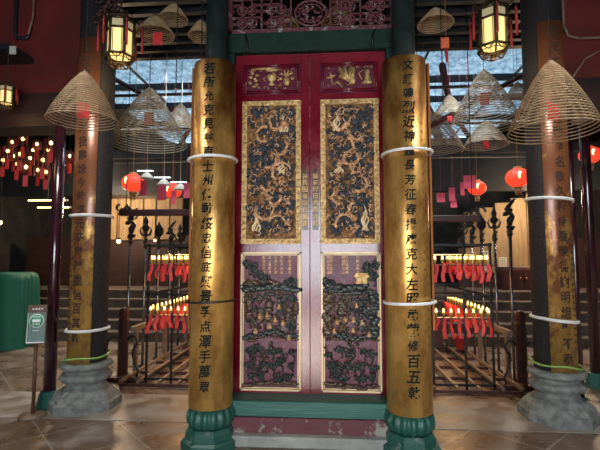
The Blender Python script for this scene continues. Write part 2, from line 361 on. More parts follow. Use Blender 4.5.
# ------------------------------------------------------------------ the carved double door
DY=3.95
def swirl(cx,cz,r,a0,turn,y,n=9,shrink=.75):
    return [(cx+math.cos(a0+turn*i/n)*r*(1-shrink*i/n), y, cz+math.sin(a0+turn*i/n)*r*(1-shrink*i/n)) for i in range(n+1)]
def clump(mb,x,z,r,y,k=7):
    mb.ball((x,y,z),r*.62,7,5,(1,.35,.8))
    for i in range(k):
        a=2*PI*i/k+random.random(); q=r*random.uniform(.55,.85)
        mb.ball((x+math.cos(a)*q,y-.012*random.random(),z+math.sin(a)*q*.8),r*random.uniform(.2,.38),6,4,(1,.7,1))
def mid_panel(root,x0,x1,z0,z1,seed,mir):
    random.seed(seed); y=DY-.012
    fr=MB(); w=.045
    for a,b,c,d in((x0,x1,z0,z0+w),(x0,x1,z1-w,z1),(x0,x0+w,z0+w,z1-w),(x1-w,x1,z0+w,z1-w)):
        fr.box(a,b,y-.02,y+.02,c,d)
    n=60
    for i in range(n):                                    # small flower-head studs on the border
        t=i/n*2*((x1-x0)+(z1-z0)); W=x1-x0;Hh=z1-z0
        if t<W: p=(x0+t,z0+w/2)
        elif t<W+Hh: p=(x1-w/2,z0+t-W)
        elif t<2*W+Hh: p=(x1-(t-W-Hh),z1-w/2)
        else: p=(x0+w/2,z1-(t-2*W-Hh))
        fr.ball((p[0],y-.02,p[1]),.012,6,4,(1,.5,1))
    fr.build('gilt_border','gold',root)
    xa,xb,za,zb=x0+w+.035,x1-w-.035,z0+w+.04,z1-w-.04
    cx=(xa+xb)/2; L=zb-za
    # dragon body: long s curve
    dr=MB(); body=[]
    for k in range(9):
        sgn=1 if k%2 else -1
        ax=cx+sgn*(xb-xa)*random.uniform(.05,.26)*mir; az=zb-.12-(L-.22)*k/8; rr=random.uniform(.05,.085); a0=random.random()*6.3; tn=random.uniform(2.6,4.6)*sgn
        pp=[(ax+rr*math.cos(a0+tn*j/16)*(1+.1*math.sin(j)),y-.046-.010*math.sin(j*.7),az+rr*math.sin(a0+tn*j/16)) for j in range(17)]
        dr.tube(pp,[(.017-.009*(j/16))*(1+.22*math.sin(j*2.3)) for j in range(17)],8); body.append(pp)
        for j in range(2,16,3):
            p=pp[j]; dx,dz=(p[0]-ax)/rr,(p[2]-az)/rr
            dr.tube([p,(p[0]+dx*.022,p[1]-.004,p[2]+dz*.022),(p[0]+dx*.034+.01,p[1],p[2]+dz*.03)],[.010,.006,.002],5)
    hx,hz=body[0][0][0],body[0][0][2]
    dr.ball((hx,y-.055,hz+.01),.032,10,7,(1.1,.7,.8)).ball((hx-mir*.03,y-.06,hz-.005),.019,8,6,(1.2,.7,.7))
    for s in(-1,1): dr.tube([(hx+s*.015,y-.055,hz+.03),(hx+s*.035,y-.06,hz+.065),(hx+s*.022,y-.055,hz+.09)],[.007,.005,.002],6)
    for k in range(6):                                     # small figures
        fx=random.uniform(xa+.03,xb-.03); fz=za+L*(k+.5)/6
        dr.ball((fx,y-.035,fz+.035),.014,8,6); dr.lathe([(.022,0),(.026,.012),(.017,.03),(.008,.045)],8,(fx,y-.02,fz-.02),sy=.6)
    dr.build('dragon_carving','gold_carve',root)
    cl=MB(); sw=MB().box(x0+w*.8,x1-w*.8,y,y+.012,z0+w*.8,z1-w*.8); pts=[]
    tries=0
    while len(pts)<92 and tries<9000:
        tries+=1; x=random.uniform(xa,xb); z=random.uniform(za,zb)
        if all((x-a)**2+(z-b)**2>.0023 for a,b in pts): pts.append((x,z))
    for x,z in pts: clump(cl,x,z,random.uniform(.034,.05),y-.022 if random.random()<.75 else y-.008,11)
    cl.build('cloud_carving','navy',root)
    for k in range(170):
        x=random.uniform(xa-.01,xb+.01); z=random.uniform(za-.01,zb+.01)
        p=swirl(x,z,random.uniform(.014,.032),random.random()*6.3,random.choice((-1,1))*random.uniform(2,5),y-.04)
        sw.tube(p,[.0065*(1-.6*i/9) for i in range(10)],5)
    gr_=sw.build('carved_ground','gold_carve',root); gr_.data.materials.append(M['gold_field'])
    for q in range(6): gr_.data.polygons[q].material_index=1
    def flame(x,z,h,s):
        fl=MB()
        for k in range(4):
            dx=(k-1.5)*.018
            pp=[(x+dx*(1-j/8*.6)+s*.014*math.sin(j*1.1+k),y-.045,z+h*(1-.2*abs(k-1.5))*j/8) for j in range(9)]
            fl.tube(pp,[.0085*(1-(j/8)**2)+.001 for j in range(9)],5)
        fl.build('flame_carving','gold_pale',root)
    flame(cx-mir*(-1)*.12*(-1),zb-.22,.2,mir); flame(cx+mir*.13,za+.03,.26,mir); flame(cx-mir*.1,za+L*.48,.12,-mir)
def low_panel(root,x0,x1,z0,z1,seed,mir):
    random.seed(seed); y=DY-.012; fr=MB()
    for w0,w1,d in((0,.016,.018),(.022,.03,.012)):
        a,b,c,d2=x0+w0,x1-w0,z0+w0,z1-w0; w=w1-w0
        for q in((a,b,c,c+w),(a,b,d2-w,d2),(a,a+w,c,d2),(b-w,b,c,d2)): fr.box(q[0],q[1],y-d,y+.012,q[2],q[3])
    fr.build('gilt_frame','gold_pale',root)
    W=x1-x0;H=z1-z0
    P=lambda u,v:(x0+W*u,z0+H*v)
    g=MB();b=MB()
    def tree(u,v,s,k=8):
        x,z=P(u,v); g=MB()
        g.tube([(x,y-.006,z-.055*s),(x+.01,y-.012,z-.025*s),(x-.008,y-.012,z)],[.012*s,.009*s,.006*s],6)
        for i in range(k):
            a=random.uniform(-.2,PI+.2); q=random.uniform(.2,1)*.055*s
            clump(g,x+math.cos(a)*q,z+math.sin(a)*q*.8+.01,.031*s*random.uniform(.7,1.1),y-.012,8)
        g.build('tree_carving','greenblack',root)
    def band(u0,u1,v,amp,mbx,r,n):
        o=MB()
        for i in range(n):
            t=i/(n-1); x,z=P(u0+(u1-u0)*t,v+amp*math.sin(t*5+seed)+random.uniform(-.012,.012))
            o.ball((x,y-.008,z),r*random.uniform(.8,1.35),7,5,(1.5,.6,.85))
        o.build('rock_carving','greenblack' if mbx is g else 'brown_carve',root)
    if mir<0:
        tree(.15,.88,1.1);tree(.3,.82,1.1);tree(.12,.74,1.);tree(.42,.78,1.)
        band(.08,.95,.735,.012,g,.028,22); band(.08,.6,.77,.01,b,.022,12); tree(.85,.76,1.1)
        band(.1,.92,.665,.02,g,.016,18)
        for u,v in((.12,.64),(.3,.6),(.45,.63),(.78,.6),(.9,.64)): band(u,u+.03,v-.06,.05,b,.024,8)
        tree(.85,.45,.8);tree(.15,.48,.7)
    else:
        tree(.85,.88,1.25);tree(.9,.80,1.1);tree(.78,.83,.8)
        band(.08,.75,.75,.012,g,.026,20); band(.08,.9,.715,.01,g,.02,20); tree(.12,.76,1.1)
        hx,hz=P(.68,.8)
        h=MB().box(hx-.05,hx+.05,y-.03,y,hz-.035,hz+.025)
        for i in range(4): h.box(hx-.045+i*.028,hx-.037+i*.028,y-.036,y-.03,hz-.035,hz+.02)
        h.add([(hx-.07,y-.035,hz+.02),(hx+.07,y-.035,hz+.02),(hx+.05,y-.03,hz+.06),(hx-.05,y-.03,hz+.06),(hx-.07,y,hz+.02),(hx+.07,y,hz+.02)],[(0,1,2,3),(0,4,5,1),(0,3,4),(1,5,2)])
        h.build('gilt_pavilion','gold',root)
        for v in(.68,.6,.52,.44): band(.06,.14,v,.02,b,.028,5); band(.84,.93,v,.02,g,.026,5)
        for v in(.66,.6,.54,.48): band(.32,.38,v,.03,b,.022,4); band(.6,.72,v-.02,.03,g,.018,4)
        tree(.55,.56,.8);tree(.75,.62,.9)
    for k in range(30):
        u=random.choice((random.uniform(.09,.36),random.uniform(.62,.91),random.uniform(.3,.7))); v=random.uniform(.43,.70); x,z=P(u,v); o=MB(); rr=random.uniform(.014,.024)
        for q in range(7): o.ball((x+random.uniform(-1,1)*rr*1.2,y-.008-.006*random.random(),z+random.uniform(-1,1)*rr*1.4),rr*random.uniform(.5,.9),7,5,(1,.6,1))
        o.build('foliage_carving' if k%2 else 'rock_carving','greenblack' if k%2 else 'brown_carve',root)
    for u in(.14,.3,.42,.63,.78,.88):
        x,z=P(u,.44); o=MB(); o.tube([(x+.014*math.sin(q*1.3+u*9),y-.012,z+.3*q/8*random.uniform(.9,1.05)) for q in range(9)],[.010-.0007*q for q in range(9)],6); o.build('trunk_carving','brown_carve' if u<.6 else 'greenblack',root)
    # shared middle ground: figures, boats, rocks
    for u,v in((.3,.5),(.42,.52),(.55,.5),(.7,.48),(.22,.42),(.6,.6),(.5,.44),(.8,.38)):
        x,z=P(u+random.uniform(-.04,.04),v+random.uniform(-.02,.02)); f=MB()
        f.ball((x,y-.02,z+.032),.011,7,5); f.lathe([(.024,0),(.022,.014),(.012,.03)],7,(x,y-.012,z-.008),sy=.6)
        f.tube([(x-.02,y-.018,z+.02),(x+.022,y-.02,z+.012)],.005,5); f.build('figure_carving','gold_carve',root)
    band(.07,.93,.395,.015,g,.020,20); band(.07,.93,.37,.012,b,.014,18)
    for k in range(60):
        u,v=random.uniform(.08,.92),random.uniform(.40,.74)
        x,z=P(u,v); b.tube(swirl(x,z,random.uniform(.02,.05),random.random()*6.3,random.uniform(1.5,4),y-.01,7,.4),.006,5)
    for u,v in((.16,.25),(.34,.28),(.52,.26),(.7,.27),(.86,.25),(.13,.17),(.27,.14),(.42,.17),(.57,.15),(.72,.18),(.87,.15),(.2,.08),(.38,.085),(.6,.08),(.8,.085)):
        tree(u+random.uniform(-.03,.03),max(v,.075),.9,5)
    band(.07,.93,.045,.01,b,.018,18)
    for k in range(26):
        x,z=P(random.uniform(.1,.88),random.uniform(.09,.30)); br=MB(); a0=random.uniform(.6,2.5)
        br.tube([(x,y-.006,z),(x+.02*math.cos(a0),y-.01,z+.025*math.sin(a0)),(x+.035*math.cos(a0+.5),y-.008,z+.05*math.sin(a0+.3))],[.006,.005,.003],5)
        br.ball((x+.035*math.cos(a0+.5),y-.014,z+.055),.014,7,5,(1.3,.6,.8)); br.build('branch_carving','brown_carve' if k%2 else 'greenblack',root)
    b.build('branch_carving','brown_carve',root)
    t=MB()
    cols=('松鶴延年福','江上清風月','山高水長流','雲影天光近','花開鳥語香') if mir<0 else ('萬古流芳遠','春風化雨深','明月照江心','竹影搖清夢','')
    for i,cc in enumerate(cols):
        x,z=P((.38+.1*i) if mir<0 else (.12,.17,.38,.44,.7)[i] if i<4 else .7,.975)
        if mir<0 and i==4: x+=.02
        flat_text(t,cc,x,y-.002,z,.034,.028,1,.01)
    if mir>0: flat_text(t,'長樂未央宮',P(.62,.975)[0],y-.002,P(0,.975)[1],.034,.028,1,.01)
    t.build('gilt_verse','gold_carve',root)
def top_panel(root,x0,x1,z0,z1,mir):
    y=DY-.014; f=MB()
    for w0,r in((0,.005),(.02,.007)):
        q=[(x0+w0,z0+w0),(x1-w0,z0+w0),(x1-w0,z1-w0),(x0+w0,z1-w0)]
        for i in range(4):
            a,b=q[i],q[(i+1)%4]; f.tube([(a[0],y,a[1]),(b[0],y,b[1])],r,6)
    f.build('moulding','lacquer',root)
    g=MB(); cx=(x0+x1)/2; cz=(z0+z1)/2
    if mir<0:
        g.lathe([(.02,-.06),(.035,-.055),(.012,-.03),(.045,0),(.05,.03),(.04,.045)],12,(cx,y,cz),sy=.5)
        g.tube([(cx-.055,y-.01,cz+.02),(cx-.08,y-.01,cz+.0),(cx-.055,y-.01,cz-.02)],.006,6); g.tube([(cx+.055,y-.01,cz+.02),(cx+.08,y-.01,cz+.0),(cx+.055,y-.01,cz-.02)],.006,6)
        g.tube([(cx-.2,y,cz+.1),(cx-.05,y,cz+.105),(cx+.09,y,cz+.09)],[.008,.014,.006],6)
        g.box(cx-.05,cx+.05,y-.02,y,cz+.07,cz+.085)
        for k in range(9): g.ball((cx-.17+.035*math.sin(k*2.3),y-.01,cz-.07+.018*k),.017,7,5,(1.2,.6,.8))
        g.lathe([(.025,-.06),(.035,-.03),(.03,0),(.014,.02),(.02,.035)],10,(cx+.14,y,cz),sy=.6)
        for a in(.4,1.2,2.0,2.8): g.tube([(cx+.14,y-.01,cz+.02),(cx+.14+.05*math.cos(a),y-.01,cz+.03+.05*math.sin(a)),(cx+.14+.075*math.cos(a),y-.01,cz+.02+.06*math.sin(a))],[.006,.01,.003],6)
        for k in(-1,1): g.ball((cx+.14+k*.055,y-.01,cz-.0),.02,7,5,(1,.5,.7))
    else:
        for a,l in((1.9,.13),(2.25,.14),(1.4,.13),(2.6,.1)): g.tube([(cx+.0,y-.01,cz-.04),(cx+math.cos(a)*l,y-.012,cz-.04+math.sin(a)*l)],[.016,.022],6)
        g.lathe([(.03,-.07),(.034,-.04),(.026,.02),(.035,.07),(.028,.085)],12,(cx+.03,y,cz),sy=.5)
        for k in range(4): g.tube([(cx-.16,y-.01,cz+.0),(cx-.16+.05*math.cos(k*1.4+.5),y-.01,cz+.05*math.sin(k*1.4+.5))],[.012,.005],6)
        for k in range(3): g.ball((cx-.11+k*.015,y-.01,cz-.05-.01*k),.014,7,5,(1.4,.5,.7))
        g.lathe([(.045,-.07),(.05,-.05),(.03,-.035),(.032,0),(.02,.015),(.028,.05),(.01,.07)],12,(cx+.17,y,cz),sy=.5)
        g.tube([(cx+.14,y-.01,cz+.06),(cx+.09,y-.01,cz+.03),(cx+.12,y-.01,cz-.03)],.005,6)
    for k in range(16): g.tube(swirl(cx-.2+.4*k/15+random.uniform(-.01,.01),cz+random.choice((-.085,.085,-.06,.06)),.016,random.random()*6,4,y-.008,7),.0035,5)
    g.build('gilt_emblem_carving','gold',root)
leafs=[]
for mir,x0,x1 in((-1,-.70,-.001),(1,.001,.70)):
    lab='left red lacquer door leaf with an offering bowl carved in its top panel' if mir<0 else 'right red lacquer door leaf with a small gilt pavilion in its lower panel'
    t=thing('door_leaf',lab,'door',(0,0,0),0,'carved red door leaves')
    mb=MB(); y0,y1=DY,DY+.06
    a,b=(-.63,-.082) if mir<0 else (.1,.632)
    # stiles and rails
    mb.box(x0,a,y0-.012,y1,.27,3.465,bev=.003); mb.box(b,x1,y0-.012,y1,.27,3.465,bev=.003)
    for z0,z1 in((.27,.365),(1.60,1.675),(3.01,3.075),(3.37,3.465)): mb.box(a,b,y0-.012,y1,z0,z1)
    mb.build('leaf_frame','lacquer',t)
    MB().box(a-.01,b+.01,y0+.004,y1-.01,.35,3.40).build('leaf_panel','lacquer_field',t)
    mid_panel(t,a,b,1.675,3.01,11 if mir<0 else 23,mir)
    low_panel(t,a,b,.367,1.6,5 if mir<0 else 8,mir)
    top_panel(t,a+.01,b-.01,3.09,3.36,mir)
    st=MB(); flat_text(st,'神民田善宗在重臺' if mir<0 else '義氣昭日月同光照',-.044 if mir<0 else .052,DY-.016,2.33,.062,.05,2,.02)
    xx=-.044 if mir<0 else .052
    st.build('gilt_couplet','gold',t)
    cc=MB().box(xx-.028,xx+.028,DY-.0145,DY-.012,1.80,2.36); cc.build('couplet_strip','brown_carve',t)
# joint line between stiles and rails
# ------------------------------------------------------------------ door frame, sill, lintel, fretwork
t=thing('door_frame','dark green timber frame around the red double doors','door frame',(0,0,0))
MB().box(-.93,.93,DY-.06,DY+.1,3.475,3.66,bev=.005).build('lintel','green_wood',t)
for s in(-1,1):
    MB().box(*sorted((s*.705,s*.93)),DY-.05,DY+.1,.12,3.475,bev=.005).build('jamb','green_wood',t)
MB().box(-.70,.70,DY-.235,DY+.1,.214,.345,bev=.006).build('sill','green_sill',t)
for s in(-1,1):
    p=MB(); p.tube([(s*.60,DY-.07,3.64),(s*.58,DY-.09,3.56),(s*.575,DY-.085,3.47)],.010,6); p.build('latch','iron',t)
t2=thing('threshold','stone threshold with peeling maroon paint below the red doors','threshold',(0,0,0))
MB().box(-.70,.70,DY-.25,DY+.1,0,.214,bev=.006).build('painted_block','red_stone',t2)
mb=MB().box(-.72,.72,DY-.33,DY-.24,0,.09,bev=.012); mb.build('base_slab','stone_light',t2)
t=thing('fretwork_panel','carved reddish fretwork transom above the green lintel','fretwork',(0,0,0))
f=MB(); X0,X1,Z0,Z1=-.80,.82,3.665,4.2; y=DY
for q in((X0,X1,Z0,Z0+.05),(X0,X1,Z1-.05,Z1),(X0,X0+.06,Z0,Z1),(X1-.06,X1,Z0,Z1)): f.box(q[0],q[1],y-.03,y+.03,q[2],q[3],bev=.004)
f.build('outer_frame','fret',t)
f=MB()
random.seed(3)
n=16; dx=(X1-X0-.12)/n
def fb(a,b,c,d): f.box(a,b,y-.014,y+.014,c,d)
zz=[Z0+.05+i*.0625 for i in range(8)]
for i in range(1,n):
    x=X0+.06+i*dx
    if i in(7,8,9): 
        fb(x-.008,x+.008,Z0+.35,Z1-.05); continue
    fb(x-.008,x+.008,Z0+.05,Z1-.05)
for i in range(n):
    x=X0+.06+i*dx
    if i in(6,7,8,9): continue
    for j in range(1,7):
        if (i*5+j*3)%4!=1: fb(x,x+dx,zz[j]-.007,zz[j]+.007)
for i in(.5,1.5,3.5,4.5,10.5,11.5,13.5,14.5):
    x=X0+.06+i*dx+dx/2
    for z in(Z0+.12,Z0+.25,Z0+.4):
        f.tube([(x+.045*math.cos(a*PI/6),y,z+.045*math.sin(a*PI/6)) for a in range(12)],.008,6,closed=True)
        for k in range(4): f.tube([(x,y-.01,z),(x+.035*math.cos(k*PI/2+.78),y-.012,z+.035*math.sin(k*PI/2+.78))],[.012,.004],6)
f.build('lattice','fret',t)
f=MB(); cx=(X0+X1)/2; cz=Z0+.2
f.tube([(cx+.15*math.cos(a*PI/12),y,cz+.125*math.sin(a*PI/12)) for a in range(24)],.012,6,closed=True)
f.tube([(cx+.11*math.cos(a*PI/12),y,cz+.09*math.sin(a*PI/12)) for a in range(24)],.007,6,closed=True)
for k in range(8): 
    f.tube(swirl(cx+.125*math.cos(k*PI/4),cz+.1*math.sin(k*PI/4),.04,k,4,y-.01,9),.007,6)
f.tube([(cx-.05+.03*math.sin(i*.9),y-.02,cz-.06+i*.012) for i in range(12)],[.018-.001*i for i in range(12)],7)
for k in range(14): f.ball((cx+random.uniform(-.08,.08),y-.015,cz+random.uniform(-.07,.07)),.016,7,5,(1,.6,.8))
f.build('medallion','fret',t)
struct('trim_10',MB().box(-.93,.93,DY-.05,DY+.12,4.2,4.95),'dark')

# ------------------------------------------------------------------ centre columns with gilded curved boards
LEFT='若所允克見翁直士州佑動綏忠信底興景孚点澤手萬眾'
RIGHT='文謨鳴烈近神鐘長芳征春揚庶克大左照武載修百五戟'
TINY='光緒歲次甲午仲春穀旦沐恩弟子敬奉重修廟宇立石信士同叩首'
def curved_board(mb,r,th,half,z0,z1,back=False,n=28):
    vs=[];fs=[]; off=PI if back else 0
    for z in(z0,z1):
        for rr in(r-th,r):
            for i in range(n+1):
                a=-half+2*half*i/n+off; vs.append((rr*math.sin(a),-rr*math.cos(a),z))
    m=n+1
    for i in range(n):
        fs.append((m+i,m+i+1,3*m+i+1,3*m+i)); fs.append((i,2*m+i,2*m+i+1,i+1))
        fs.append((i,i+1,m+i+1,m+i)); fs.append((2*m+i,3*m+i,3*m+i+1,2*m+i+1))
    mb.add(vs,fs,True); mb.add(vs,[(0,m,3*m,2*m),(n,2*m+n,3*m+n,m+n)],False); return mb
for s,name,txt,z0,z1 in((-1,'left',LEFT,.328,3.235),(1,'right',RIGHT,.318,3.215)):
    X=s*.82; Y=3.67
    t=thing('temple_column','slim green column behind the %s gilded board, on a green melon-shaped base'%name,'column',(X,Y,0))
    MB().lathe([(.098,.30),(.098,4.95)],24,(-s*-.02,.09,0)).build('shaft','green_post',t)
    b=MB(); b.lathe([(.24,0),(.24,.06),(.215,.075)],8,rot0=PI/8,smooth=False)
    b.lathe([(.205,.075),(.205,.125),(.18,.165)],8,rot0=PI/8,smooth=False)
    b.build('plinth','stone_green',t)
    MB().lathe([(.14,.16),(.172,.18),(.187,.215),(.19,.25),(.183,.285),(.165,.31),(.15,.32)],96,flute=(16,.12)).build('melon_base','stone_green',t)
    p=thing('couplet_board','tall gilded curved board with dark calligraphy, %s of the red doors'%name,'plaque',(X,Y,0),0,'gilded couplet boards beside the doors')
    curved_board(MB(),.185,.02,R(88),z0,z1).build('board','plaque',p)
    w=MB(); random.seed(7+s); wrap_text(w,txt,.185,R(2*s),z1-.03,(z1-z0-.16)/23,.098,2,.022,.12,.002,.12,.95); w.build('inscription','ink',p)
    w=MB(); 
    for k,(aa,zt,nn) in enumerate(((-48,2.85,26),(-57,2.4,24),(-38,2.0,14)) if s<0 else ((38,2.75,26),(48,2.5,24),(58,2.0,14))):
        wrap_text(w,(TINY*2)[k*5:k*5+nn],.185,R(aa),zt,.07,.03,1,0,0,.0015,.1)
    w.build('small_inscription','ink_red',p)
    rg=MB(); rg.tube([(.022*math.cos(a*PI/8),-.15,z1+.018+.022*math.sin(a*PI/8)) for a in range(16)],.004,6,closed=True); rg.build('hanging_ring','iron',p)
    q=thing('couplet_board','copper-edged curved board mostly hidden behind the %s gilded board'%name,'plaque',(X+s*.03,Y+.03,0))
    curved_board(MB(),.20,.018,R(86),.95,z1+.02,True).build('board','copper',q)
    # cable ties
    for zz,mname,lab in((2.395+.03*(s>0),'white','white plastic strap around the upper part of the %s gilded board'%name),(1.185,'black' if s<0 else 'white','%s strap around the lower part of the %s gilded board'%('thin black' if s<0 else 'pale grey',name))):
        r=.206; k=MB()
        pts=[(math.cos(a*PI/24)*r,math.sin(a*PI/24)*(.2 if a>24 else .235),.006*math.cos(a*PI/24)) for a in range(48)]
        th=.013 if mname=='white' else .008
        k.tube(pts,th,8,closed=True)
        tag(k.build('strap',mname,loc=(X+s*.015,Y,zz)),lab,'strap')

# ------------------------------------------------------------------ side pillars
SL='百世明禋聖德昭我壽緣今時經元莊嚴勝重信百其新'
SR='恩光大夕惟氣聖勝發名敬久相侍看榮德謝明組聲不忝'
for s,name,txt in((-1,'left',SL),(1,'right',SR)):
    X=s*2.385; Y=4.5
    t=thing('stone_pillar','dark granite pillar at the %s on a moulded grey stone base'%name,'pillar',(X,Y,0))
    MB().lathe([(.192,.47),(.188,4.95)],32).build('shaft','granite_dark',t)
    b=MB(); b.lathe([(.355,0),(.355,.085),(.345,.095),(.33,.10),(.305,.15),(.245,.20)],8,rot0=PI/8,smooth=False)
    b.lathe([(.235,.195),(.205,.215),(.19,.24),(.195,.262),(.205,.265),(.205,.275),(.235,.285),(.252,.305),(.252,.33),(.235,.352),(.205,.362),(.2,.385),(.215,.398),(.225,.40),(.25,.415),(.258,.435),(.25,.458),(.225,.47),(.19,.472)],40)
    b.build('base','stone',t)
    p=thing('couplet_board','worn brown and gold curved board with carved characters on the %s pillar'%name,'plaque',(X,Y,0),0,'worn couplet boards on the side pillars')
    z0,z1=.475,3.90
    curved_board(MB(),.208,.016,R(37),z0,z1).build('board','side_plaque',p)
    w=MB(); random.seed(17+s); wrap_text(w,txt,.208,R(4*s),z1-.05,(z1-z0-.1)/23,.112,2,.024,0,.002,.05,.85); w.build('inscription','ink_brown',p)
    w=MB()
    for k,aa in enumerate((-26,-32)): wrap_text(w,TINY[k*3:k*3+18],.208,R(aa*-s if s>0 else aa),1.75,.06,.028,1,0,0,.0015,.1)
    w.build('small_inscription','ink_brown',p)
    for k,zz in enumerate((1.99,.80) if s<0 else (2.12,.95)):
        q=MB(); rr=lambda a:.223 if abs(a-36)<6 else .204
        pts=[(math.cos(a*PI/24)*rr(a),math.sin(a*PI/24)*rr(a),(-.02 if s>0 else .004)*math.cos(a*PI/24)) for a in range(48)]
        q.tube(pts,.0165,8,closed=True)
        tag(q.build('strap','white',loc=(X,Y,zz)),'white plastic strap tied around the %s pillar, %s of the two'%(name,('upper','lower')[k]),'strap')
    q=MB(); q.tube([(math.cos(a*PI/24)*.224,math.sin(a*PI/24)*.224,.012*math.sin(a*PI/8)+.02*math.cos(a*PI/24)*(-s)) for a in range(48)],.010,6,closed=True)
    tag(q.build('cord','lime',loc=(X,Y,.52)),'lime green cord around the foot of the %s pillar'%name,'cord')
# dark lacquered poles
for s,name in((-1,'left'),(1,'right')):
    X,Y=(-2.74,4.43) if s<0 else (3.36,5.55)
    zt=3.0 if s<0 else 4.95
    t=thing('lacquered_pole','dark lacquered slim pole on a green stone foot, %s of the %s pillar'%('just left' if s<0 else 'right',name),'pole',(X,Y,0))
    MB().lathe([(.062,.16),(.055,zt)],20).build('shaft','pole',t)
    MB().lathe([(.12,0),(.12,.03),(.085,.17),(.07,.175)],8,rot0=PI/8,smooth=False).build('foot','stone_green',t)
t=thing('lacquered_pole','second dark pole close beside the right pillar','pole',(2.74,4.75,0))
MB().lathe([(.035,.12),(.035,3.0)],16).build('shaft','pole',t)
MB().lathe([(.08,0),(.07,.12)],8).build('foot','stone_green',t)

# ------------------------------------------------------------------ sign
t=thing('sign_stand','small wooden floor sign with a green circular emblem on a pole','sign',(-2.72,4.16,0),R(16))
MB().lathe([(.125,0),(.125,.015),(.11,.03),(.05,.035)],32,c=(.0,.0,0)).build('foot','wood_rail',t,loc=(0,0,0))
MB().tube([(0,0,.03),(0,0,.78)],.017,10).build('pole','sign_wood',t)
rot=Matrix.Rotation(R(-5),4,'X'); 
def srot(mb): 
    mb.v=[tuple(rot@Vector(v)+Vector((0,0,.88))) for v in mb.v]; return mb
W,H=.088,.18
srot(MB().box(-W,W,-.006,.014,-H,H+.02,bev=.003)).build('board','sign_wood',t)
card=srot(MB().box(-.082,.082,-.012,-.006,-H+.01,H-.055)).build('card','sign_card',t)
d=MB().lathe([(.068,0),(.068,.003)],40); d.v=[(x,-.012-z,y+.045) for x,y,z in d.v]; srot(d).build('white_disc','white',card)
d=MB().lathe([(.059,.003),(.059,.005)],40); d.v=[(x,-.012-z,y+.045) for x,y,z in d.v]; srot(d).build('green_disc','sign_green',card)
d=MB(); d.box(-.036,.036,-.0205,-.017,.032,.06); flat_text(d,'文武廟',-.037,-.0195,.083,.025,.02,1,.02,True); flat_text(d,'香港島',-.037,-.0195,.012,.025,.02,1,.02,True)
flat_text(d,'請勿拍照',-.03,-.0145,-.05,.015,.012,1,.01,True)
d.box(-.08,.08,-.0135,-.012,-H+.012,-H+.022); d.box(-.082,-.078,-.0135,-.012,-H+.01,H-.06)
srot(d).build('white_marks','white',card)
d=MB(); flat_text(d,'敬請留意',-.052,-.0075,H-.02,.026,.02,1,.02,True); srot(d).build('heading','white',t)

# ------------------------------------------------------------------ incense coils
def coil(name,loc,Rr,h,N,wr,label,m='incense',tagsz=.1,tagz=.5,tiltx=0.,tilty=0.,tagm='paper_red',top=4.95,tagdx=0.):
    t=thing(name,label,'incense coil',loc)
    t.rotation_euler=(tiltx,tilty,random.random()*.3)
    seg=40; pts=[];tot=int(N*1.2*seg)
    for i in range(tot+1):
        u=i/tot; th=2*PI*(N*1.2)*u**.88
        q=Rr*(u**.80)*(1-.04*u**6)+.004; ph=th
        pts.append((q*math.cos(ph),q*math.sin(ph),-h*(u**1.05)+random.uniform(-1,1)*.0006))
    MB().tube(pts,wr,6).build('spiral',m,t)
    k=MB()
    for a in range(4):
        an=a*PI/2+.4; k.tube([(0,0,-.005),(Rr*.62*math.cos(an),Rr*.62*math.sin(an),-h*.52),(Rr*.95*math.cos(an),Rr*.95*math.sin(an),-h*.94)],.0016,4)
    inv=Matrix.Rotation(-tilty,4,'Y')@Matrix.Rotation(-tiltx,4,'X')
    k.tube([(0,0,0),tuple(inv@Vector((0,0,top-loc[2])))],.003,5)
    k.lathe([(.002,.02),(.012,.01),(.014,-.004)],8)
    k.build('hanging_threads','iron',t)
    if tagsz:
        w=tagsz; tz=-h*tagz
        p=MB(); p.tube([(tagdx,0,tz+.01),(0,0,-.02)],.0015,4)
        n=6
        vs=[];fs=[]
        for i in range(n+1):
            for j in(0,1):
                for d in(0,.0012): vs.append((tagdx+w*(j-.5),-.008*math.sin(i/n*PI)+d,tz-w*1.35*i/n))
        for i in range(n):
            b=i*4; fs+=[(b,b+2,b+6,b+4),(b+1,b+5,b+7,b+3),(b,b+4,b+5,b+1),(b+2,b+3,b+7,b+6)]
        fs+=[(0,1,3,2),(n*4,n*4+2,n*4+3,n*4+1)]
        p.add(vs,fs); p.build('paper_tag',tagm,t)
    return t
random.seed(5)
G='incense coils hanging from the ceiling'
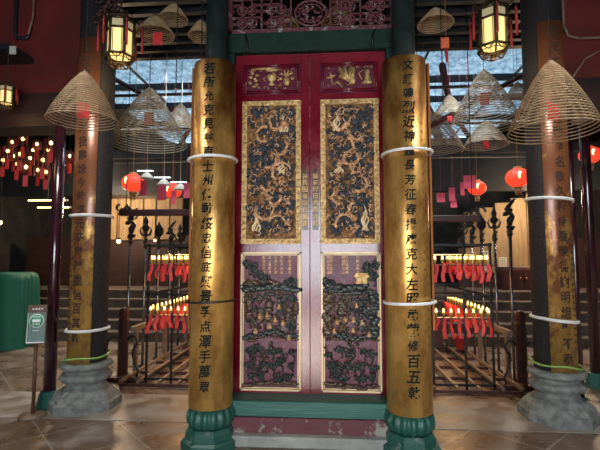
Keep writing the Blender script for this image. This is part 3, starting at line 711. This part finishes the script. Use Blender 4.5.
for a in (
 ('incense_coil',(-2.075,3.75,3.27),.315,.48,19,.0048,'large tan conical incense coil with a red tag hanging in front of the left pillar','incense',.105,.62),
 ('incense_coil',(2.08,3.75,3.24),.37,.64,22,.0050,'large tan conical incense coil hanging in front of the right pillar','incense',.115,.58),
 ('incense_coil',(-2.26,5.6,3.86),.53,.80,24,.0062,'big greyish coil with two pink tags behind the left palace lantern','incense_grey',.13,.42),
 ('incense_coil',(-2.36,7.1,4.19),.30,.5,17,.0065,'distant grey coil just left of the left gilded board under the skylight','incense_grey',0,.5),
 ('incense_coil',(-1.80,5.2,4.80),.185,.22,12,.0050,'highest small tan coil near the ceiling right of the left lantern','incense',0,.9),
 ('incense_coil',(-1.95,5.0,4.52),.235,.24,12,.0055,'small tan coil with a large red tag hanging right of the left lantern','incense',.115,.86),
 ('incense_coil',(-1.38,5.0,4.45),.16,.22,12,.0050,'small tan coil cut off behind the top of the left gilded board','incense',0,.9),
 ('incense_coil',(1.335,4.6,4.25),.195,.19,13,.0048,'small tan coil above the right gilded board','incense',0,.9),
 ('incense_coil',(2.32,6.0,4.15),.47,.80,22,.0062,'big greyish coil with a red tag under the skylight below the right lantern','incense_grey',.13,.40),
 ('incense_coil',(2.12,7.0,4.18),.26,.36,14,.0062,'distant coil with a hanging dark red tag just right of the right gilded board','incense_grey',.08,.95),
 ('incense_coil',(3.2,7.0,4.36),.24,.33,13,.006,'distant coil half hidden behind the coil at the right pillar','incense_grey',0,.5),
 ('incense_coil',(2.75,7.2,3.80),.36,.42,17,.0062,'lowest pale distant coil with a pink tag near the right red lanterns','incense_grey',.09,.8),
 ('incense_coil',(-.33,5.0,4.52),.16,.22,12,.006,'ochre coil seen through the left half of the fretwork above the doors','incense',0,.5),
 ('incense_coil',(.28,5.0,4.58),.20,.26,12,.006,'ochre coil seen through the fretwork right of its medallion','incense',0,.5),
 ('incense_coil',(2.2,8.2,4.3),.5,.75,20,.008,'faint coil under the skylight at the far right back','incense_grey',0,.5),
):
    nm,loc,Rr,h,N,wr,lab,m,ts,tz=a
    wr*=1.12
    small=h<.25
    coil(nm,loc,Rr,h,N,wr,lab,m,ts,tz,tiltx=0,tilty=(.0),tagdx=.03 if small else 0.)
def chain(name,loc,z1,label,beads=True):
    t=MB(); L=z1-loc[2]; n=int(L/.03)
    for i in range(n):
        z=i*L/n
        t.tube([( .007*math.cos(a*PI/4)*(1 if i%2 else 0),.007*math.cos(a*PI/4)*(0 if i%2 else 1),z+.5*L/n+.019*math.sin(a*PI/4)) for a in range(8)],.0032,5,closed=True)
    tag(t.build(name,'iron',loc=loc),label,'chain')
chain('chain',(1.30,4.25,3.05),4.985,'dark chain hanging in front of the small coil above the right gilded board')
chain('chain',(-1.45,4.4,3.3),4.985,'dark chain hanging near the top left of the left gilded board')
chain('chain',(-.90,3.50,3.26),4.985,'dark chain above the left gilded board')
# orange paper charm on the chain
t=thing('paper_charm','orange and gold paper charm on the chain above the right gilded board','charm',(1.33,4.2,3.62))
p=MB().box(-.05,.03,-.008,.008,-.02,.09,bev=.004).box(-.035,.015,-.014,-.008,.0,.07); p.tube([(0,0,.09),(0,0,1.36)],.002,4); p.build('charm','paper_orange',t)
p=MB(); p.tube([(0,0,-.02),(0,0,-.05),(.005,0,-.16)],[.014,.018,.010],8); p.build('tassel','tassel',t)

# ------------------------------------------------------------------ palace lanterns
def hexpts(r,z,rot=0.): return [(r*math.cos(PI/3*k+rot),r*math.sin(PI/3*k+rot),z) for k in range(6)]
def palace(loc,label,top,rz=0.,glass='lamp_glass',en=3):
    t=thing('palace_lantern',label,'lantern',loc,rz,'palace lanterns')
    f=MB(); r=.135; 
    f.lathe([(r*1.22,.46),(r*1.22,.475),(r*.9,.50)],6,smooth=False)
    for k in range(6):
        a=PI/3*k; c,s=math.cos(a),math.sin(a)
        f.tube([(c*r,s*r,.08),(c*r,s*r,.47)],.015,6)
        f.tube([(c*r*.75,s*r*.75,.0),(c*r*1.12,s*r*1.12,.08)],.009,6)
        f.tube([(c*r*1.2,s*r*1.2,.46),(c*r*1.5,s*r*1.5,.50),(c*r*1.62,s*r*1.62,.485)],[.01,.009,.006],6)
        f.tube([(c*r*.9,s*r*.9,.49),(c*r*.4,s*r*.4,.55),(0,0,.57)],.007,5)
        f.tube([(0,0,.01),(c*r*.78,s*r*.78,.0)],.007,5)
        b=PI/3*(k+1); q=[(c,s),(math.cos(b),math.sin(b))]
        for z,rr,th in((.09,r,.013),(.08,r*1.12,.010),(.36,r,.012),(.46,r*1.05,.016),(.0,r*.75,.007),(.05,r*1.0,.004)):
            f.tube([(q[0][0]*rr,q[0][1]*rr,z),(q[1][0]*rr,q[1][1]*rr,z)],th,6)
        mx,my=(q[0][0]+q[1][0])/2*r,(q[0][1]+q[1][1])/2*r
        f.tube([(q[0][0]*r,q[0][1]*r,.10),(mx,my,.04),(q[1][0]*r,q[1][1]*r,.10)],.006,5)
        for e in(.18,.82):
            ex=q[0][0]*(1-e)+q[1][0]*e; ey=q[0][1]*(1-e)+q[1][1]*e
            f.tube([(ex*r,ey*r,.09),(ex*r,ey*r,.36)],.004,5)
    f.lathe([(.01,.56),(.035,.58),(.03,.60),(.008,.63)],10)
    f.tube([(0,0,.6),(0,0,top-loc[2])],.006,6)
    f.build('frame','lamp_frame',t)
    for k in range(6):
        a,b=PI/3*k,PI/3*(k+1); rr=r*.96
        A=(math.cos(a)*rr,math.sin(a)*rr);B=(math.cos(b)*rr,math.sin(b)*rr)
        g=MB()
        def quad(z0,z1,m):
            g=MB(); th=.96
            vs=[(A[0],A[1],z0),(B[0],B[1],z0),(B[0],B[1],z1),(A[0],A[1],z1)]
            vs+=[(x*th,y*th,z) for x,y,z in vs]
            g.add(vs,[(0,1,2,3),(4,7,6,5),(0,4,5,1),(1,5,6,2),(2,6,7,3),(3,7,4,0)]); return g.build('glass_pane',m,t)
        quad(.10,.355,glass); quad(.37,.455,'lamp_glass_dim')
        s=MB(); c_,s_=math.cos(a)*r*1.62,math.sin(a)*r*1.62
        s.tube([(c_,s_,.48),(c_,s_,.40)],.0025,4); s.ball((c_,s_,.40),.013,8,6)
        s.tube([(c_,s_,.395),(c_,s_,.30),(c_*1.01,s_,.14)],[.011,.013,.012],8)
        s.build('tassel','tassel',t)
    f=MB().lathe([(.012,-.03),(.03,.0),(.02,.015)],8); f.build('finial','lamp_frame',t)
    pl=bpy.data.lights.new('lantern_light','POINT'); pl.energy=en; pl.color=(1,.65,.3); pl.shadow_soft_size=.12
    lo=bpy.data.objects.new('lantern_light',pl); C.objects.link(lo); lo.location=(loc[0],loc[1],loc[2]-.12)
    return t
palace((-1.98,4.2,3.53),'hexagonal lit palace lantern with red tassels hanging beside the left pillar',4.95,R(12))
palace((1.78,4.2,3.50),'hexagonal cream palace lantern with red tassels hanging left of the right pillar',4.95,R(20))
# small hanging lamps with red tags in the left bay
def bay_lamp(loc,label,group=None):
    t=thing('hanging_lamp',label,'hanging lamp',loc,0,group)
    f=MB()
    for z,r in((.0,.032),(.11,.04),(.125,.05)): f.tube(hexpts(r,z),.004,5,closed=True)
    for k in range(6):
        a=PI/3*k; f.tube([(math.cos(a)*.034,math.sin(a)*.034,0),(math.cos(a)*.04,math.sin(a)*.04,.11)],.003,4)
    f.tube([(0,0,.12),(0,0,.17),(0,0,max(.4,3.9-loc[2]))],[.02,.004,.003],6)
    f.build('frame','lamp_frame',t)
    MB().ball((0,0,.05),.026,10,8,(1,1,1.2)).build('bulb_glow','bulb_glow',t)
    s=MB()
    for k in range(6):
        a=PI/3*k+.3; c_,s_=math.cos(a)*.07,math.sin(a)*.07
        s.tube([(math.cos(a)*.045,math.sin(a)*.045,.125),(c_,s_,.11),(c_,s_,-.06)],[.003,.006,.009],5)
    s.build('tassels','tassel',t)
    MB().box(-.033,.033,-.002,.002,-.25,-.08).tube([(0,0,-.09),(0,0,0)],.002,4).build('paper_tag','paper_red',t)
    return t
bl='small lit hanging lamp with a red paper tag in the dark left bay'
src=None
for i,p in enumerate([(-4.682,6.442,3.431),(-5.368,7.725,3.703),(-5.04,7.575,3.543),(-5.096,6.659,3.298),(-5.215,7.092,3.354),(-4.968,7.009,3.26),(-5.749,7.373,3.32),(-5.666,7.62,3.299),(-4.283,6.369,3.069),(-4.468,6.251,2.936),(-5.309,7.704,3.197),(-4.647,6.979,3.006),(-5.75,7.572,3.707),(-4.051,6.204,3.29),(-5.587,7.002,3.409),(-5.57,7.901,3.635),(-5.891,7.823,3.503)]):
    loc=(p[0],p[1],p[2]-.05)
    if src is None: src=bay_lamp(loc,bl,'small lit lamps hanging in the left bay')
    else: dup(src,loc,rz=random.random())
dup(src,(-4.245,7,3.231),'upper of two small lit lamps seen between the left pole and the left pillar','small lamps by the left pole')
dup(src,(-4.292,6.9,3.05),'lower of two small lit lamps seen between the left pole and the left pillar','small lamps by the left pole')
t=palace((-3.235,4.25,3.13),'small lit lantern with red tassels under the ledge at the far upper left',4.95,en=.8); t.scale=(.5,.5,.5); 
# ledge, pipes and hook on the left red wall
t=thing('wall_bracket','grey metal ledge with a white tag above the small lantern at far left','bracket',(0,0,0))
MB().box(-3.75,-3.22,4.25,4.62,3.78,3.84).box(-3.25,-3.2,4.22,4.3,3.72,3.80).build('ledge','dark',t); MB().box(-3.2,-3.13,4.215,4.225,3.70,3.79).build('tag','grey_shade',t)
t=MB().tube([(-3.45,4.6,4.95),(-3.45,4.6,4.15),(-3.42,4.6,4.08),(-3.3,4.6,4.08),(-3.27,4.6,4.14)],.022,8); tag(t.build('pipe','dark'),'dark bent pipe running down the left red wall','pipe')
t=MB().tube([(-3.22,4.59,4.95),(-3.23,4.58,4.3),(-3.26,4.56,4.1)],.012,8); tag(t.build('cable','wood_rail'),'pale cable hanging down the left red wall beside the bent pipe','cable')
t=MB().tube([(2.66,4.59,4.9),(2.66,4.59,4.0),(2.70,4.59,3.88),(2.80,4.59,3.85),(3.3,4.59,3.85),(4,4.59,3.84)],.013,8); tag(t.build('cable','wood_rail'),'pale cable bending along the right red wall','cable')
t=MB().tube([(3.05,4.59,3.78),(3.0,4.58,3.7),(2.85,4.58,3.62),(2.7,4.58,3.4)],.012,8); tag(t.build('cable','wood_rail'),'pale diagonal cable below the long one on the right red wall','cable')
# pierced ironwork at the left pillar top
t=MB(); random.seed(9)
for k in range(26):
    x=random.uniform(-2.30,-2.05); z=random.uniform(4.0,4.5); t.tube(swirl(x,z,random.uniform(.03,.06),random.random()*6,random.choice((-5,5)),4.26),.009,5)
for k in range(12): t.tube([(-2.17+.02*math.sin(k),4.28,3.98+k*.045),(-2.17+.02*math.sin(k+1),4.28,3.98+(k+1)*.045)],.02,6)
tag(t.build('carved_bracket','wood_dark'),'dark pierced carving at the top of the left pillar','carving')

# ------------------------------------------------------------------ red round lanterns, shades and pink tags
def red_lantern(loc,r,label):
    t=thing('red_lantern',label,'lantern',loc)
    prof=[(r*.35,-r*.8)]+[(r*math.sin(PI*(i+1)/12),-r*.82*math.cos(PI*(i+1)/12)) for i in range(1,10)]+[(r*.35,r*.8)]
    MB().lathe(prof,32,flute=(24,.05)).build('silk_body','red_lantern',t)
    MB().lathe([(r*.34,-r*.95),(r*.36,-r*.78)],16).lathe([(r*.36,r*.78),(r*.32,r*.95)],16).tube([(0,0,r*.9),(0,0,5.03-loc[2])],.004,5).build('cap','gold',t)
    s=MB()
    for k in range(10): a=k*PI/5; s.tube([(math.cos(a)*r*.25,math.sin(a)*r*.25,-r*.95),(math.cos(a)*r*.22,math.sin(a)*r*.22,-r*1.5)],.006,5)
    s.build('fringe','gold',t)
    MB().ball((-.2*r,-r*.93,.1*r),r*.16,8,6,(1,.3,2)).build('bulb_glow','bulb_glow',t)  # bright spot on the silk front imitating the inner bulb's glow
red_lantern((-3.12,7,2.80),.185,'larger red lantern hanging left of the pink tags behind the left rack')
red_lantern((-2.66,7.6,2.76),.165,'smaller red lantern behind the pink tags beside the left gilded board')
red_lantern((3.15,7,2.81),.185,'larger round red lantern hanging just left of the right pillar')
red_lantern((2.85,8,2.81),.16,'smaller round red lantern hanging farther from the right pillar')
red_lantern((3.97,6.5,3.04),.15,'red lantern glimpsed between the dark poles at the far right')
for i,(p,lab) in enumerate((((-2.708,6.6,2.80),'leftmost pale cone shade above the left rack'),((-2.429,6.6,2.69),'middle pale cone shade above the left rack'),((-2.2,6.7,2.63),'rightmost pale cone shade above the left rack'))):
    t=thing('pendant_light',lab,'lamp',p)
    MB().lathe([(.11,0),(.10,.02),(.05,.075),(.012,.10)],20,capb=False).tube([(0,0,.09),(0,0,5.03-p[2])],.004,5).build('shade','grey_shade',t)
    MB().tube([(-.16,0,.125),(.1,0,.12)],.010,8).build('tube','whitetube',t)
def hang_tag(p,label,w=.11,h=.2,rz=0,m='paper_pink',g='pink paper tags hanging above the racks'):
    k=MB(); n=5
    vs=[];fs=[]
    for i in range(n+1):
        for j in(0,1):
            for d in(0,.002): vs.append((w*(j-.5),d+.012*math.sin(i*.8),-h*i/n))
    for i in range(n):
        b=i*4; fs+=[(b,b+2,b+6,b+4),(b+1,b+5,b+7,b+3),(b,b+4,b+5,b+1),(b+2,b+3,b+7,b+6)]
    fs+=[(0,1,3,2),(n*4,n*4+2,n*4+3,n*4+1)]
    k.add(vs,fs); k.tube([(0,0,0),(0,0,5.03-p[2])],.001,4)
    o=k.build('paper_tag',m,loc=p); o.rotation_euler=(0,0,rz); tag(o,label,'paper tag',g)
for p,l,w,h in (((-2.735,6.55,2.76),'leftmost pink paper tag above the left rack',.11,.24),((-2.44,6.55,2.68),'broad pink paper tag in the middle above the left rack',.14,.24),((-2.27,6.6,2.60),'narrow pink paper tag right of the broad one above the left rack',.08,.22),((-2.06,6.6,2.72),'pink paper tag beside the edge of the left gilded board',.10,.24),
    ((2.283,6.6,2.78),'large tilted pink paper tag next to the smaller right red lantern',.18,.2),((2.015,6.6,2.60),'pink paper tag near the right gilded board',.09,.2),((2.17,6.6,2.68),'narrow pink paper tag left of the tilted one',.06,.2),((1.85,6.6,2.52),'dull red paper tag closest to the right gilded board',.12,.14),((2.12,6.9,2.46),'dull red paper tag lowest in the right group',.10,.13)):
    hang_tag(p,l,w,h)

# ------------------------------------------------------------------ incense racks, oil lamps, tags
def oil_lamp():
    t=thing('oil_lamp','x','oil lamp',(0,0,0))
    MB().lathe([(.008,0),(.016,.005),(.012,.02),(.022,.045),(.024,.06)],10).build('cup','oil_glass',t)
    MB().ball((0,0,.078),.012,8,6,(1,1,2.3)).build('flame','flame',t)
    return t
lamp0=None; tag0=[None]
def rack_tag(p,rz,label,group):
    n=6; w=random.uniform(.032,.048); h=random.uniform(.13,.24)
    k=MB(); vs=[];fs=[]
    for i in range(n+1):
        for j in(0,1):
            for d in(0,.0015): vs.append((w*(j-.5)+.012*math.sin(i*.9+p[0]*9),d+.018*math.sin(i*.7+p[1]*5),-h*i/n))
    for i in range(n):
        b=i*4; fs+=[(b,b+2,b+6,b+4),(b+1,b+5,b+7,b+3),(b,b+4,b+5,b+1),(b+2,b+3,b+7,b+6)]
    fs+=[(0,1,3,2),(n*4,n*4+2,n*4+3,n*4+1)]
    k.add(vs,fs); o=k.build('paper_tag','paper_red',loc=p); o.rotation_euler=(0,0,rz); tag(o,label,'paper tag',group)
random.seed(12)
for s,name in((-1,'left'),(1,'right')):
    xi,xo,ya,yb=s*1.38,s*2.06,5.25,7.3
    t=thing('lamp_rack','black iron two-tier lamp rack with a ladder of floor rails, %s of the doors'%name,'rack',(0,0,0),0,'iron lamp racks')
    xa,xb=min(xi,xo),max(xi,xo)
    for x in(xi,s*1.75,xo):
        for y in(ya,yb): MB().box(x-.012,x+.012,y-.012,y+.012,.03,1.72).build('post','iron',t)
    mb=MB()
    for z in(1.70,1.10,.08):
        for y in(ya,yb): mb.box(xa-.02,xb+.02,y-.012,y+.012,z-.014,z+.014)
        for x in(xa,xb): mb.box(x-.012,x+.012,ya,yb,z-.014,z+.014)
    mb.build('rails','iron',t)
    for z,nm in((1.47,'shelf'),(.85,'shelf')):
        mb=MB()
        for x in(xa,xb): mb.box(x-.035,x+.035,ya,yb,z-.02,z)
        mb.box(xa,xb,ya-.03,ya+.04,z-.02,z); mb.build(nm,'wood_dark',t)
    # floor ladder
    fx0,fx1=sorted((s*1.30,s*2.34)); mb=MB()
    for x in(1.36,1.62,1.86,2.12,2.34): MB().box(s*x-.017,s*x+.017,5.15,7.8,.05,.085).build('floor_rail','wood_rail',t)
    for y in(5.15,5.7,6.25,6.8,7.35,7.78): MB().box(fx0,fx1,y-.014,y+.014,.015,.05).build('cross_bar','wood_dark',t)
    # lamps and tags
    for tier,z in(('upper',1.47),('lower',.85)):
        rows=[('front edge',[(xa+.04+i*(xb-xa-.08)/7,ya-.005) for i in range(8)]),
              ('outer side',[(xo,ya+.16+i*.145) for i in range(13)]),
              ('inner side',[(xi,ya+.16+i*.145) for i in range(13)])]
        for rn,pts in rows:
            g='oil lamps on the %s of the %s tier, %s rack'%(rn,tier,name); lab='small lit oil lamp on the %s of the %s tier of the %s rack'%(rn,tier,name)
            g2='red tags on the %s of the %s tier, %s rack'%(rn,tier,name); lab2='curled red paper tag on the %s of the %s tier of the %s rack'%(rn,tier,name)
            for (x,y) in pts:
                if lamp0 is None: lamp0=oil_lamp(); lamp0.location=(x,y,z); lamp0['label']=lab; lamp0['group']=g
                else: dup(lamp0,(x,y,z),lab,g)
                off=-.045 if rn=='front edge' else 0
                rack_tag((x+(0 if off else -s*(.045 if rn=='outer side' else -.045)),y+off,z-.0),random.uniform(-.6,.6),lab2,g2)
        pl=bpy.data.lights.new('lamp_row_light','AREA'); pl.shape='RECTANGLE'; pl.size=.5; pl.size_y=1.8; pl.energy=7; pl.color=(1,.6,.25)
        lo=bpy.data.objects.new('lamp_row_light',pl); C.objects.link(lo); lo.location=(s*1.72,6.3,z+.12); lo.visible_camera=True
    # bollard, handrail, curved handle
    t=thing('wooden_post','dark wooden post with a rounded head and curved iron handles, by the %s rack'%name,'post',(s*2.46,5.45,0))
    MB().lathe([(.075,0),(.075,.06),(.062,.07),(.062,.76),(.05,.78),(.062,.80),(.062,.86),(.045,.90),(.012,.92)],8,rot0=PI/8,smooth=False).build('post','wood_dark',t)
    mb=MB(); h=[(.05,0,.50),(.14,-.02,.56),(.20,-.03,.48),(.14,-.02,.36),(.17,-.02,.22),(.22,-.03,.12),(.17,-.03,.0)]
    pts=[]
    for k in range(len(h)-1):
        p0,p1,p2,p3=h[max(k-1,0)],h[k],h[k+1],h[min(k+2,len(h)-1)]
        for j in range(6):
            t_=j/6; pts.append(tuple(.5*(2*p1[q]+(p2[q]-p0[q])*t_+(2*p0[q]-5*p1[q]+4*p2[q]-p3[q])*t_*t_+(3*p1[q]-p0[q]-3*p2[q]+p3[q])*t_**3) for q in range(3)))
    pts.append(h[-1]); pts=[(-s*x,y,z) for x,y,z in pts]
    mb.tube(pts,.014,7); mb.tube([(s*.05,0,.50),(s*.09,-.01,.535),(s*.14,-.02,.54),(s*.18,-.03,.50),(s*.195,-.03,.42),(s*.19,-.03,.2),(s*.18,-.03,0)],.012,7); mb.build('handle','iron',t)
    MB().box(-.32,.32,-.12,-.02,0,.06,bev=.01).build('foot_bar','wood_dark',t)
    t=MB().box(s*2.36-.03,s*2.36+.03,5.5,7.7,.60,.66); 
    for y in(5.6,6.6,7.6): t.box(s*2.36-.025,s*2.36+.025,y-.025,y+.025,0,.60)
    tag(t.build('handrail','wood_rail'),'pale low wooden handrail running back along the %s rack'%name,'rail')
    # overhead bar with scrolls
    t=thing('carved_beam','dark wooden cross-beam with scrolled end above the %s rack'%name,'beam',(0,0,0))
    xe=2.5 if s<0 else 1.98; a,b=sorted((s*1.2,s*xe)); zc=2.13 if s<0 else 2.03
    MB().box(a,b,5.3,5.38,zc-.05,zc+.03,bev=.01).build('beam','wood_dark',t)
    mb=MB()
    for k in range(5): mb.tube(swirl(s*xe-s*.05*k,zc+.07-.035*k,.075,k,s*5,5.33,11),.013,6)
    mb.build('scroll','iron',t)
    for x in(a+.08,b-.08): MB().tube([(x,5.34,zc),(x,5.34,4.85)],.005,6).build('hanger','iron',t)
    # ceremonial standards
    ords=('frontmost','second','third','fourth','rearmost')
    proto=None
    for i in range(5):
        hz=0
        loc=((2.47-.02*i) if s>0 else -(2.50-.015*i),((5.7,6.15,6.6,7.0,7.4) if s>0 else (5.65,6.1,6.55,7.0,7.4))[i],0)
        lab='%s of the five ornate-headed ceremonial poles beside the %s rack'%(ords[i],name)
        t=thing('ceremonial_pole',lab,'pole',loc,0,'ceremonial poles %s'%name)
        zb=(1.84,1.80,1.80,1.78,1.78)[i]+(.03 if s>0 else -.06)
        MB().tube([(0,0,.0),(0,0,zb+.05)],.017,10).build('shaft','steel',t)
        mb=MB(); st=random.Random(40+i+s)
        mb.lathe([(.015,-.06),(.035,-.04),(.02,0),(.03,.03),(.018,.06),(.018,.12),(.035,.15),(.015,.19)],12,(0,0,zb))
        if i%3==0:      # dragon-like twisting head
            for k in range(5):
                mb.tube(swirl(.03*math.sin(k*1.7),zb+.08+.065*k,.055,k*1.3,(3.6 if k%2 else -3.6),.0,9,.7),[.024*(1-.6*q/9) for q in range(10)],7)
            mb.tube([(0,0,zb+.1),(.05,0,zb+.2),(-.03,0,zb+.3),(.05,0,zb+.40),(.09,0,zb+.44)],[.035,.03,.03,.025,.006],8)
        elif i%3==1:    # gourd and crescent
            mb.lathe([(.02,.18),(.05,.22),(.055,.25),(.02,.29),(.04,.32),(.03,.35),(.005,.42)],12,(0,0,zb))
            for e in(-1,1): mb.tube([(0,0,zb+.12),(e*.06,0,zb+.14),(e*.085,0,zb+.2),(e*.06,0,zb+.26)],[.012,.016,.012,.003],7)
        else:           # lotus bud
            for k in range(6):
                a2=k*PI/3; mb.tube([(0,0,zb+.12),(.055*math.cos(a2),.055*math.sin(a2),zb+.18),(.06*math.cos(a2),.06*math.sin(a2),zb+.25),(.02*math.cos(a2),.02*math.sin(a2),zb+.32)],[.014,.018,.014,.003],6)
            mb.lathe([(.02,.15),(.04,.22),(.03,.3),(.004,.37)],10,(0,0,zb))
        for k in range(4): mb.ball((.03*math.cos(k*2),.03*math.sin(k*2),zb-.02+.03*k),.016,7,5)
        mb.build('ornate_head','iron',t)
        MB().lathe([(.05,0),(.05,.02),(.02,.05)],12).build('foot','iron',t)
    t=MB().box(s*1.9-.12,s*1.9+.12,7.4,7.65,.09,.47,bev=.01).box(s*1.9-.13,s*1.9+.13,7.39,7.66,.47,.5)
    tag(t.build('wooden_box','wood_dark'),'low dark wooden box standing among the floor rails of the %s rack'%name,'box')
t=thing('basket','open red plastic basket under the right rack','basket',(2.27,7.2,.09))
t.scale=(.62,.62,.62); MB().lathe([(.12,0),(.14,.05),(.19,.30),(.2,.31),(.19,.31),(.18,.29),(.14,.05),(.01,.02)],20,capt=False).build('tub','tassel',t)
MB().tube([(.2*math.cos(a*PI/10),.2*math.sin(a*PI/10),.31) for a in range(20)],.010,6,closed=True).build('rim','tassel',t)

# ------------------------------------------------------------------ left bay: cloth-covered table, chair, tubes
t=thing('covered_table','large table draped in green cloth to the floor at the far left','table',(-6.12,7.36,0))
vs=[];fs=[]; n=96; prof=[(0.0,1.155),(.45,1.17),(.93,1.165),(1.0,1.14),(1.03,1.05),(1.05,.7),(1.09,.3),(1.12,.01)]
for j,(q,z) in enumerate(prof):
    for i in range(n):
        a=2*PI*i/n; e=6; c,s_=math.cos(a),math.sin(a); rr=(abs(c)**e+abs(s_)**e)**(-1/e)
        w=0 if j<3 else .035*(j-2)/5*math.sin(a*23+math.sin(a*5)*2)
        vs.append(((q*.95*rr+w)*c,(q*.40*rr+w)*s_,z*1.1+.01*math.sin(a*4)*q))
for j in range(len(prof)-1):
    for i in range(n): fs.append((j*n+i,j*n+(i+1)%n,(j+1)*n+(i+1)%n,(j+1)*n+i))
m_=MB(); m_.add(vs,fs,True); m_.build('cloth','cloth',t)
tb=MB().box(-.88,.88,-.34,.34,1.16,1.24)
for x in(-.8,.8):
    for y in(-.3,.3): tb.box(x-.03,x+.03,y-.03,y+.03,0,1.16)
tb.build('table','wood_dark',t)
t=thing('wooden_chair','dark slender chair on the landing behind the left pole','chair',(-5.65,9.9,.85))
for x in(-.19,.19):
    MB().tube([(x,-.17,0),(x,-.17,.45)],.018,7).build('leg','wood_dark',t); MB().tube([(x,.19,0),(x,.17,.45),(x,.2,.95)],.018,7).build('leg','wood_dark',t)
MB().box(-.22,.22,-.2,.2,.43,.47,bev=.008).build('seat','wood_rail',t)
mb=MB()
for z in(.6,.75,.9): mb.box(-.19,.19,.17,.195,z,z+.05)
mb.build('backrest','wood_dark',t)
for p,l,w in(((-6.0,9.0,2.80),'upper yellow tube light in the left bay',.42),((-5.95,9.15,2.66),'lower yellow tube light in the left bay',.36)):
    t=thing('tube_light',l,'light',p); MB().tube([(-w,0,0),(w,0,0)],.016,8).build('tube','tube',t); MB().box(-w-.03,w+.03,.02,.06,-.02,.03).tube([(0,.04,0),(0,.04,4.95-p[2])],.008,5).build('fitting','dark',t)
for i,(p,l) in enumerate((((-4.75,9.8,1.93),'round warm lamp glowing beneath the left ochre boards'),((-6.9,8.8,2.3),'warm lamp glowing at the far left edge'),((-3.9,9.85,1.95),'fainter warm lamp beneath the left ochre boards nearest the rack'))):
    t=thing('wall_lamp',l,'lamp',p); MB().ball((0,0,0),.05 if i<2 else .03,12,8).build('globe','bulb_glow',t); MB().lathe([(.02,.03),(.05,.05),(.02,.09)],10).tube([(0,0,.08),(0,.0,4.95-p[2])],.008,5).build('cap','dark',t)
# ochre board panels
for i in range(6):
    x=-5.45+i*.335
    tag(MB().box(x,x+.31,10.45,10.49,2.0-.02*(i%2),3.02,bev=.006).build('hanging_board','ochre'),'%s of six ochre boards hanging behind the left rack'%('leftmost','second from left','third from left','fourth from left','fifth from left','rightmost')[i],'board','ochre boards on the left')
for i in range(5):
    x=3.35+i*.36; t_=2.62+.11*i
    tag(MB().box(x,x+.34,10.45,10.49,1.2-.3*(i>2),t_,bev=.006).build('hanging_board','ochre'),'%s of five ochre boards hanging left of the right pillar'%('leftmost','second from left','middle','fourth from left','rightmost')[i],'board','ochre boards on the right')
struct('trim_11',MB().box(-7.5,-3.2,10.5,10.6,.85,2.1).box(-5.6,-3.3,10.4,10.5,3.02,3.1),'brown_beam')
struct('trim_12',MB().box(3.2,7.6,10.5,10.6,.85,2.0),'brown_beam')
for p,l in(((3.86,10.442,1.60),'upper of two white notices on the dark screen behind the right rack'),((3.83,10.442,1.36),'lower of two white notices on the dark screen behind the right rack'),((4.2,10.442,1.45),'white notice nearest the right pillar')):
    t=thing('notice',l,'notice',p); MB().box(-.09,.09,0,.008,-.11,.11).build('sheet','paper',t)
    mb=MB(); 
    for k in range(5): mb.box(-.07,.07-.02*(k%2),-.002,0,.07-k*.035,.078-k*.035)
    mb.build('print','ink',t)
t=thing('cabinet','dark wooden cabinet on the landing beside the right pillar','cabinet',(4.35,9.95,.85))
MB().box(-.45,.45,-.2,.2,0,.5,bev=.01).build('body','wood_dark',t)
for s in(-1,1): 
    d=MB().box(*sorted((s*.02,s*.42)),-.215,-.2,.05,.45,bev=.004).build('door','wood_dark',t); MB().ball((s*.06,-.22,.26),.015,8,6).build('knob','gold',d)

# ------------------------------------------------------------------ light
w=bpy.data.worlds.new('world'); sc.world=w; w.use_nodes=True
nt=w.node_tree; bg=nt.nodes['Background']; bg.inputs[0].default_value=(.62,.82,1,1); bg.inputs[1].default_value=.85
def area(name,loc,rot,sx,sy,e,col):
    l=bpy.data.lights.new(name,'AREA'); l.shape='RECTANGLE'; l.size=sx; l.size_y=sy; l.energy=e; l.color=col
    o=bpy.data.objects.new(name,l); C.objects.link(o); o.location=loc; o.rotation_euler=rot; return o
area('entrance_daylight',(.1,-3.15,1.85),(R(90),0,0),3.5,2.2,185,(.88,.94,1))
sun=bpy.data.lights.new('sun','SUN'); sun.energy=15; sun.angle=R(5); sun.color=(1,.93,.82)
so=bpy.data.objects.new('sun',sun); C.objects.link(so); so.rotation_euler=(R(60.5),0,R(-4))
area('skylight_daylight',(0,9.8,5.6),(0,0,0),9.,5.,14,(.8,.92,1))
for x,y,z,e,c in((-2.2,6.4,4.7,170,(.95,.96,1)),(2.2,6.4,4.7,170,(.95,.96,1)),(-4.2,8.6,4.7,150,(1,.86,.7)),(4.2,8.6,4.7,190,(1,.86,.7)),(-2.3,3.1,4.8,190,(1,.97,.92)),(2.3,3.1,4.8,210,(1,.97,.92)),(-4.9,5.6,4.8,60,(1,.9,.8)),(0,9.,4.7,90,(1,.86,.7))):
    pl=bpy.data.lights.new('fill_spot','SPOT'); pl.energy=e; pl.color=c; pl.shadow_soft_size=.35; pl.spot_size=R(100); pl.spot_blend=.9  # unseen fill spots added overhead to brighten racks, stairs and floor
    lo=bpy.data.objects.new('fill_spot',pl); C.objects.link(lo); lo.location=(x,y,z)
for s in(-1,1):
    pl=bpy.data.lights.new('hall_light','POINT'); pl.energy=120; pl.color=(1,.72,.45); pl.shadow_soft_size=.2
    lo=bpy.data.objects.new('hall_light',pl); C.objects.link(lo); lo.location=(s*4.9,9.3,2.75)
sc.view_settings.view_transform='Standard'; sc.view_settings.look='None'; sc.view_settings.gamma=1; sc.view_settings.use_curve_mapping=False
sc.view_settings.exposure=.7
